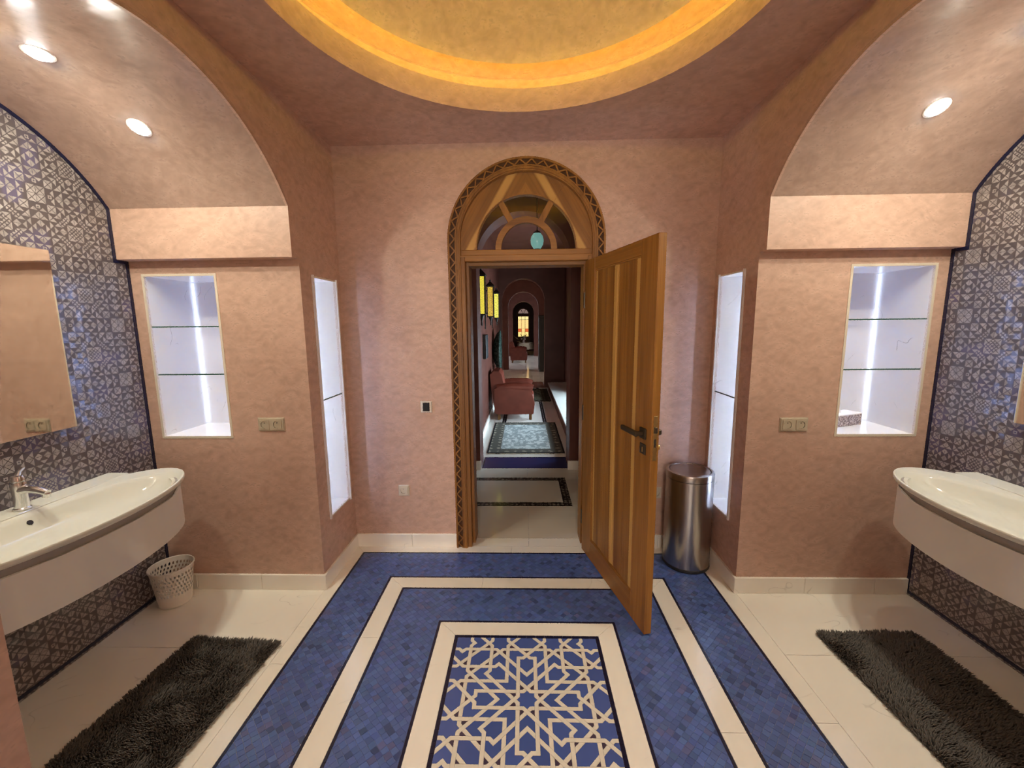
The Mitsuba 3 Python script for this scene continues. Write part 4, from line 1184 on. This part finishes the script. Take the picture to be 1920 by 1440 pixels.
k = root('ceiling_downlight', 'unseen round downlight in the lobby ceiling, placed to light the lobby floor', 'downlight')
put(k + '__trim_ring', lathe([(0.045, 2.998), (0.045, 2.992), (0.06, 2.992), (0.062, 2.999)], 32, -0.75, 3.7), 'm_lamp_trim', smooth=30)
put(k + '__lens', lathe([(0.0001, 2.9935), (0.045, 2.9945)], 32, -0.75, 3.7), 'm_led_backing', emitter=em([150, 132, 90], 1))  # lamp out of view, placed to brighten the lobby floor
# hanging teal lantern seen through the fanlight
k = root('hanging_lantern', 'round teal glass lantern hanging in the hall, seen through the fanlight', 'lantern')
lx, ly, lz = 0.125, 3.75, 2.318
put(k + '__globe', lathe([(0.0001, -0.075), (0.03, -0.07), (0.052, -0.035), (0.058, 0.0), (0.05, 0.035), (0.032, 0.06), (0.024, 0.068)], 24, lx, ly, lz), 'm_teal', 'ribbed teal glass globe', smooth=30, emitter=em([0.10, 0.24, 0.22], 0.05))
mat('m_teal', pr([0.16, 0.34, 0.32], 0.15))
put(k + '__cap', lathe([(0.0001, 0.09), (0.03, 0.07), (0.034, 0.06), (0.0001, 0.058)], 24, lx, ly, lz), 'm_iron', smooth=30)
put(k + '__chain', tube([(lx, ly, lz + 0.085), (lx, ly, 2.7), (lx, ly, 3.0)], 0.004, 8), 'm_iron')
put(k + '__foot', lathe([(0.0001, -0.095), (0.02, -0.085), (0.03, -0.072), (0.0001, -0.068)], 24, lx, ly, lz), 'm_iron', smooth=30)

# green drum-shaped ornament on the left wall
k = root('wall_ornament', 'large dark green round carved ornament on the hall left wall behind the armchair', 'ornament')
def turn_x(m, x, y, z):
    R = trimesh.transformations.rotation_matrix(PI / 2, [0, 1, 0]); R[:3, 3] = [x, y, z]
    return moved(m, R)
put(k + '__dish', turn_x(lathe([(0.10, 0.0), (0.20, 0.02), (0.31, 0.06), (0.38, 0.115), (0.40, 0.13), (0.40, 0.145)], 48), HL, 8.05, 1.09), 'm_green', smooth=30)
put(k + '__carved_face', turn_x(lathe([(0.40, 0.14), (0.385, 0.15), (0.36, 0.142), (0.2, 0.15), (0.0001, 0.155)], 48), HL, 8.05, 1.09), 'm_green', 'paler carved face', smooth=30)
put('picture_box', bx(HL, HL + 0.05, 6.0, 6.35, 1.1, 1.45, 0.004), 'm_black', 'small black box on the hall left wall under the lanterns', 'box')
# tall dark cabinet beside the second arch
k = root('tall_cabinet', 'tall dark wooden cabinet at the right of the second arch', 'cabinet')
put(k + '__carcass', bx(0.53, 0.76, 13.9, 14.58, 0.06, 1.80, 0.01), 'm_iron')
put(k + '__plinth', bx(0.54, 0.75, 13.92, 14.57, 0.0, 0.06), 'm_iron')
put(k + '__cornice', bx(0.51, 0.78, 13.88, 14.59, 1.80, 1.88, 0.01), 'm_iron')
for y0 in (13.92, 14.25):
    d = put(k + '__door', bx(0.518, 0.53, y0, y0 + 0.31, 0.1, 1.76, 0.003), 'm_iron')
    put(d + '__knob', trimesh.creation.icosphere(subdivisions=1, radius=0.015).apply_translation([0.51, y0 + (0.28 if y0 < 14 else 0.03), 0.95]), 'm_brass')
# sofa, cloth table, flowers, far glazed door
k = root('leather_sofa', 'brown leather sofa at the far left of the hall beyond the table', 'sofa')
put(k + '__seat', bx(-1.9, -0.35, 22.6, 23.4, 0.12, 0.45, 0.05), 'm_leather')
put(k + '__backrest', ext(Polygon([(-1.9, 0.3), (-0.25, 0.3), (-0.25, 0.72), (-0.75, 1.12), (-1.9, 1.15)]), 23.3, 23.6, 'y'), 'm_leather')
put(k + '__arm', bx(-0.42, -0.18, 22.6, 23.4, 0.12, 0.66, 0.05), 'm_leather')
put(k + '__foot', bx(-0.4, -0.3, 22.65, 22.75, 0.0, 0.13), 'm_wood_dark')
k = root('cloth_table', 'low round table under a cream cloth far down the hall', 'table')
put(k + '__tabletop', lathe([(0.0001, 0.60), (0.40, 0.60), (0.41, 0.62), (0.40, 0.64), (0.0001, 0.64)], 32, 0.12, 21.9), 'm_cloth_cream', smooth=30)
put(k + '__cloth', lathe([(0.41, 0.62)] + [(0.42 + 0.01 * i, 0.6 - 0.06 * i) for i in range(6)], 32, 0.12, 21.9), 'm_cloth_cream', 'hanging cream cloth', smooth=30)
put(k + '__pedestal', lathe([(0.2, 0.0), (0.18, 0.03), (0.04, 0.08), (0.04, 0.6)], 20, 0.12, 21.9), 'm_wood_dark', smooth=30)
k = root('flower_vase', 'small vase of pale flowers and dark leaves on the cream cloth table', 'vase')
put(k + '__vase', lathe([(0.0001, 0.641), (0.05, 0.641), (0.07, 0.70), (0.04, 0.78), (0.05, 0.80)], 20, 0.02, 21.8), 'm_flower', smooth=30)
fr_ = np.random.default_rng(4)
put(k + '__bloom', cat_([trimesh.creation.icosphere(subdivisions=1, radius=fr_.uniform(0.03, 0.05)).apply_translation([0.02 + fr_.normal(0, 0.06), 21.8 + fr_.normal(0, 0.06), 0.86 + fr_.normal(0, 0.04)]) for _ in range(9)]), 'm_flower')
put(k + '__leaf', cat_([bar((0.02, 21.8, 0.78), (0.02 + 0.2 * math.cos(a), 21.8 + 0.2 * math.sin(a), 0.95 + 0.2 * fr_.random()), 0.035, 0.004) for a in np.linspace(0, 6, 9)]), 'm_leaf')
k = root('door_2', 'glazed arched wooden door glowing with yellow light at the end of the hall', 'door')
arch0 = arch_poly(0.0, 0.40, 2.16, 0.0)
lights_ = [sbox(-0.31, 0.86, -0.115, 2.06), sbox(-0.095, 0.86, 0.095, 2.06), sbox(0.115, 0.86, 0.31, 2.06)]
fan = Polygon([(0.31 * math.cos(a), 2.2 + 0.31 * math.sin(a)) for a in np.linspace(0.02, PI - 0.02, 32)])
put(k + '__frame', ext(arch0.difference(unary_union(lights_ + [fan])), YD + 0.02, YD + 0.08, 'y'), 'm_wood_v')
for g in lights_:
    for z0, z1, pw in ((0.86, 1.15, [1.0, 0.74, 0.25]), (1.15, 1.33, [0.62, 0.12, 0.03]), (1.33, 1.85, [1.0, 0.66, 0.24]), (1.86, 2.06, [1.0, 0.78, 0.32])):
        q = g.intersection(sbox(-1, z0, 1, z1 - 0.01))
        if g.bounds[0] > -0.1 and g.bounds[0] < 0 and z0 == 1.15: pw = [1.0, 0.66, 0.24]
        b = q.bounds
        put(k + '__pane', (np.array([[b[0], YD + 0.05, b[1]], [b[2], YD + 0.05, b[1]], [b[2], YD + 0.05, b[3]], [b[0], YD + 0.05, b[3]]]), np.array([[0, 1, 2], [0, 2, 3]])), 'm_led_backing', emitter=em(pw, 0.03))
for b0, b1 in ((0.05, 1.0), (1.08, 2.06), (2.14, 3.09)):
    P3 = [(0.03 * math.cos((b0 + b1) / 2), 2.2 + 0.03)] + [(0.30 * math.cos(a), 2.21 + 0.29 * math.sin(a)) for a in np.linspace(b0, b1, 8)]
    g = Polygon(P3)
    tri_ = trimesh.creation.triangulate_polygon(g, engine='earcut')
    v = np.array(tri_[0]); put(k + '__pane', (np.c_[v[:, 0], np.full(len(v), YD + 0.05), v[:, 1]], np.array(tri_[1])), 'm_led_backing', emitter=em([0.18, 0.12, 0.10], 0.02))
struct('wall_hall_backing', bx(-0.6, 0.6, YD + 0.09, YD + 0.12, 0.0, 2.7), 'm_black', 'dark backing behind the far glazed door')
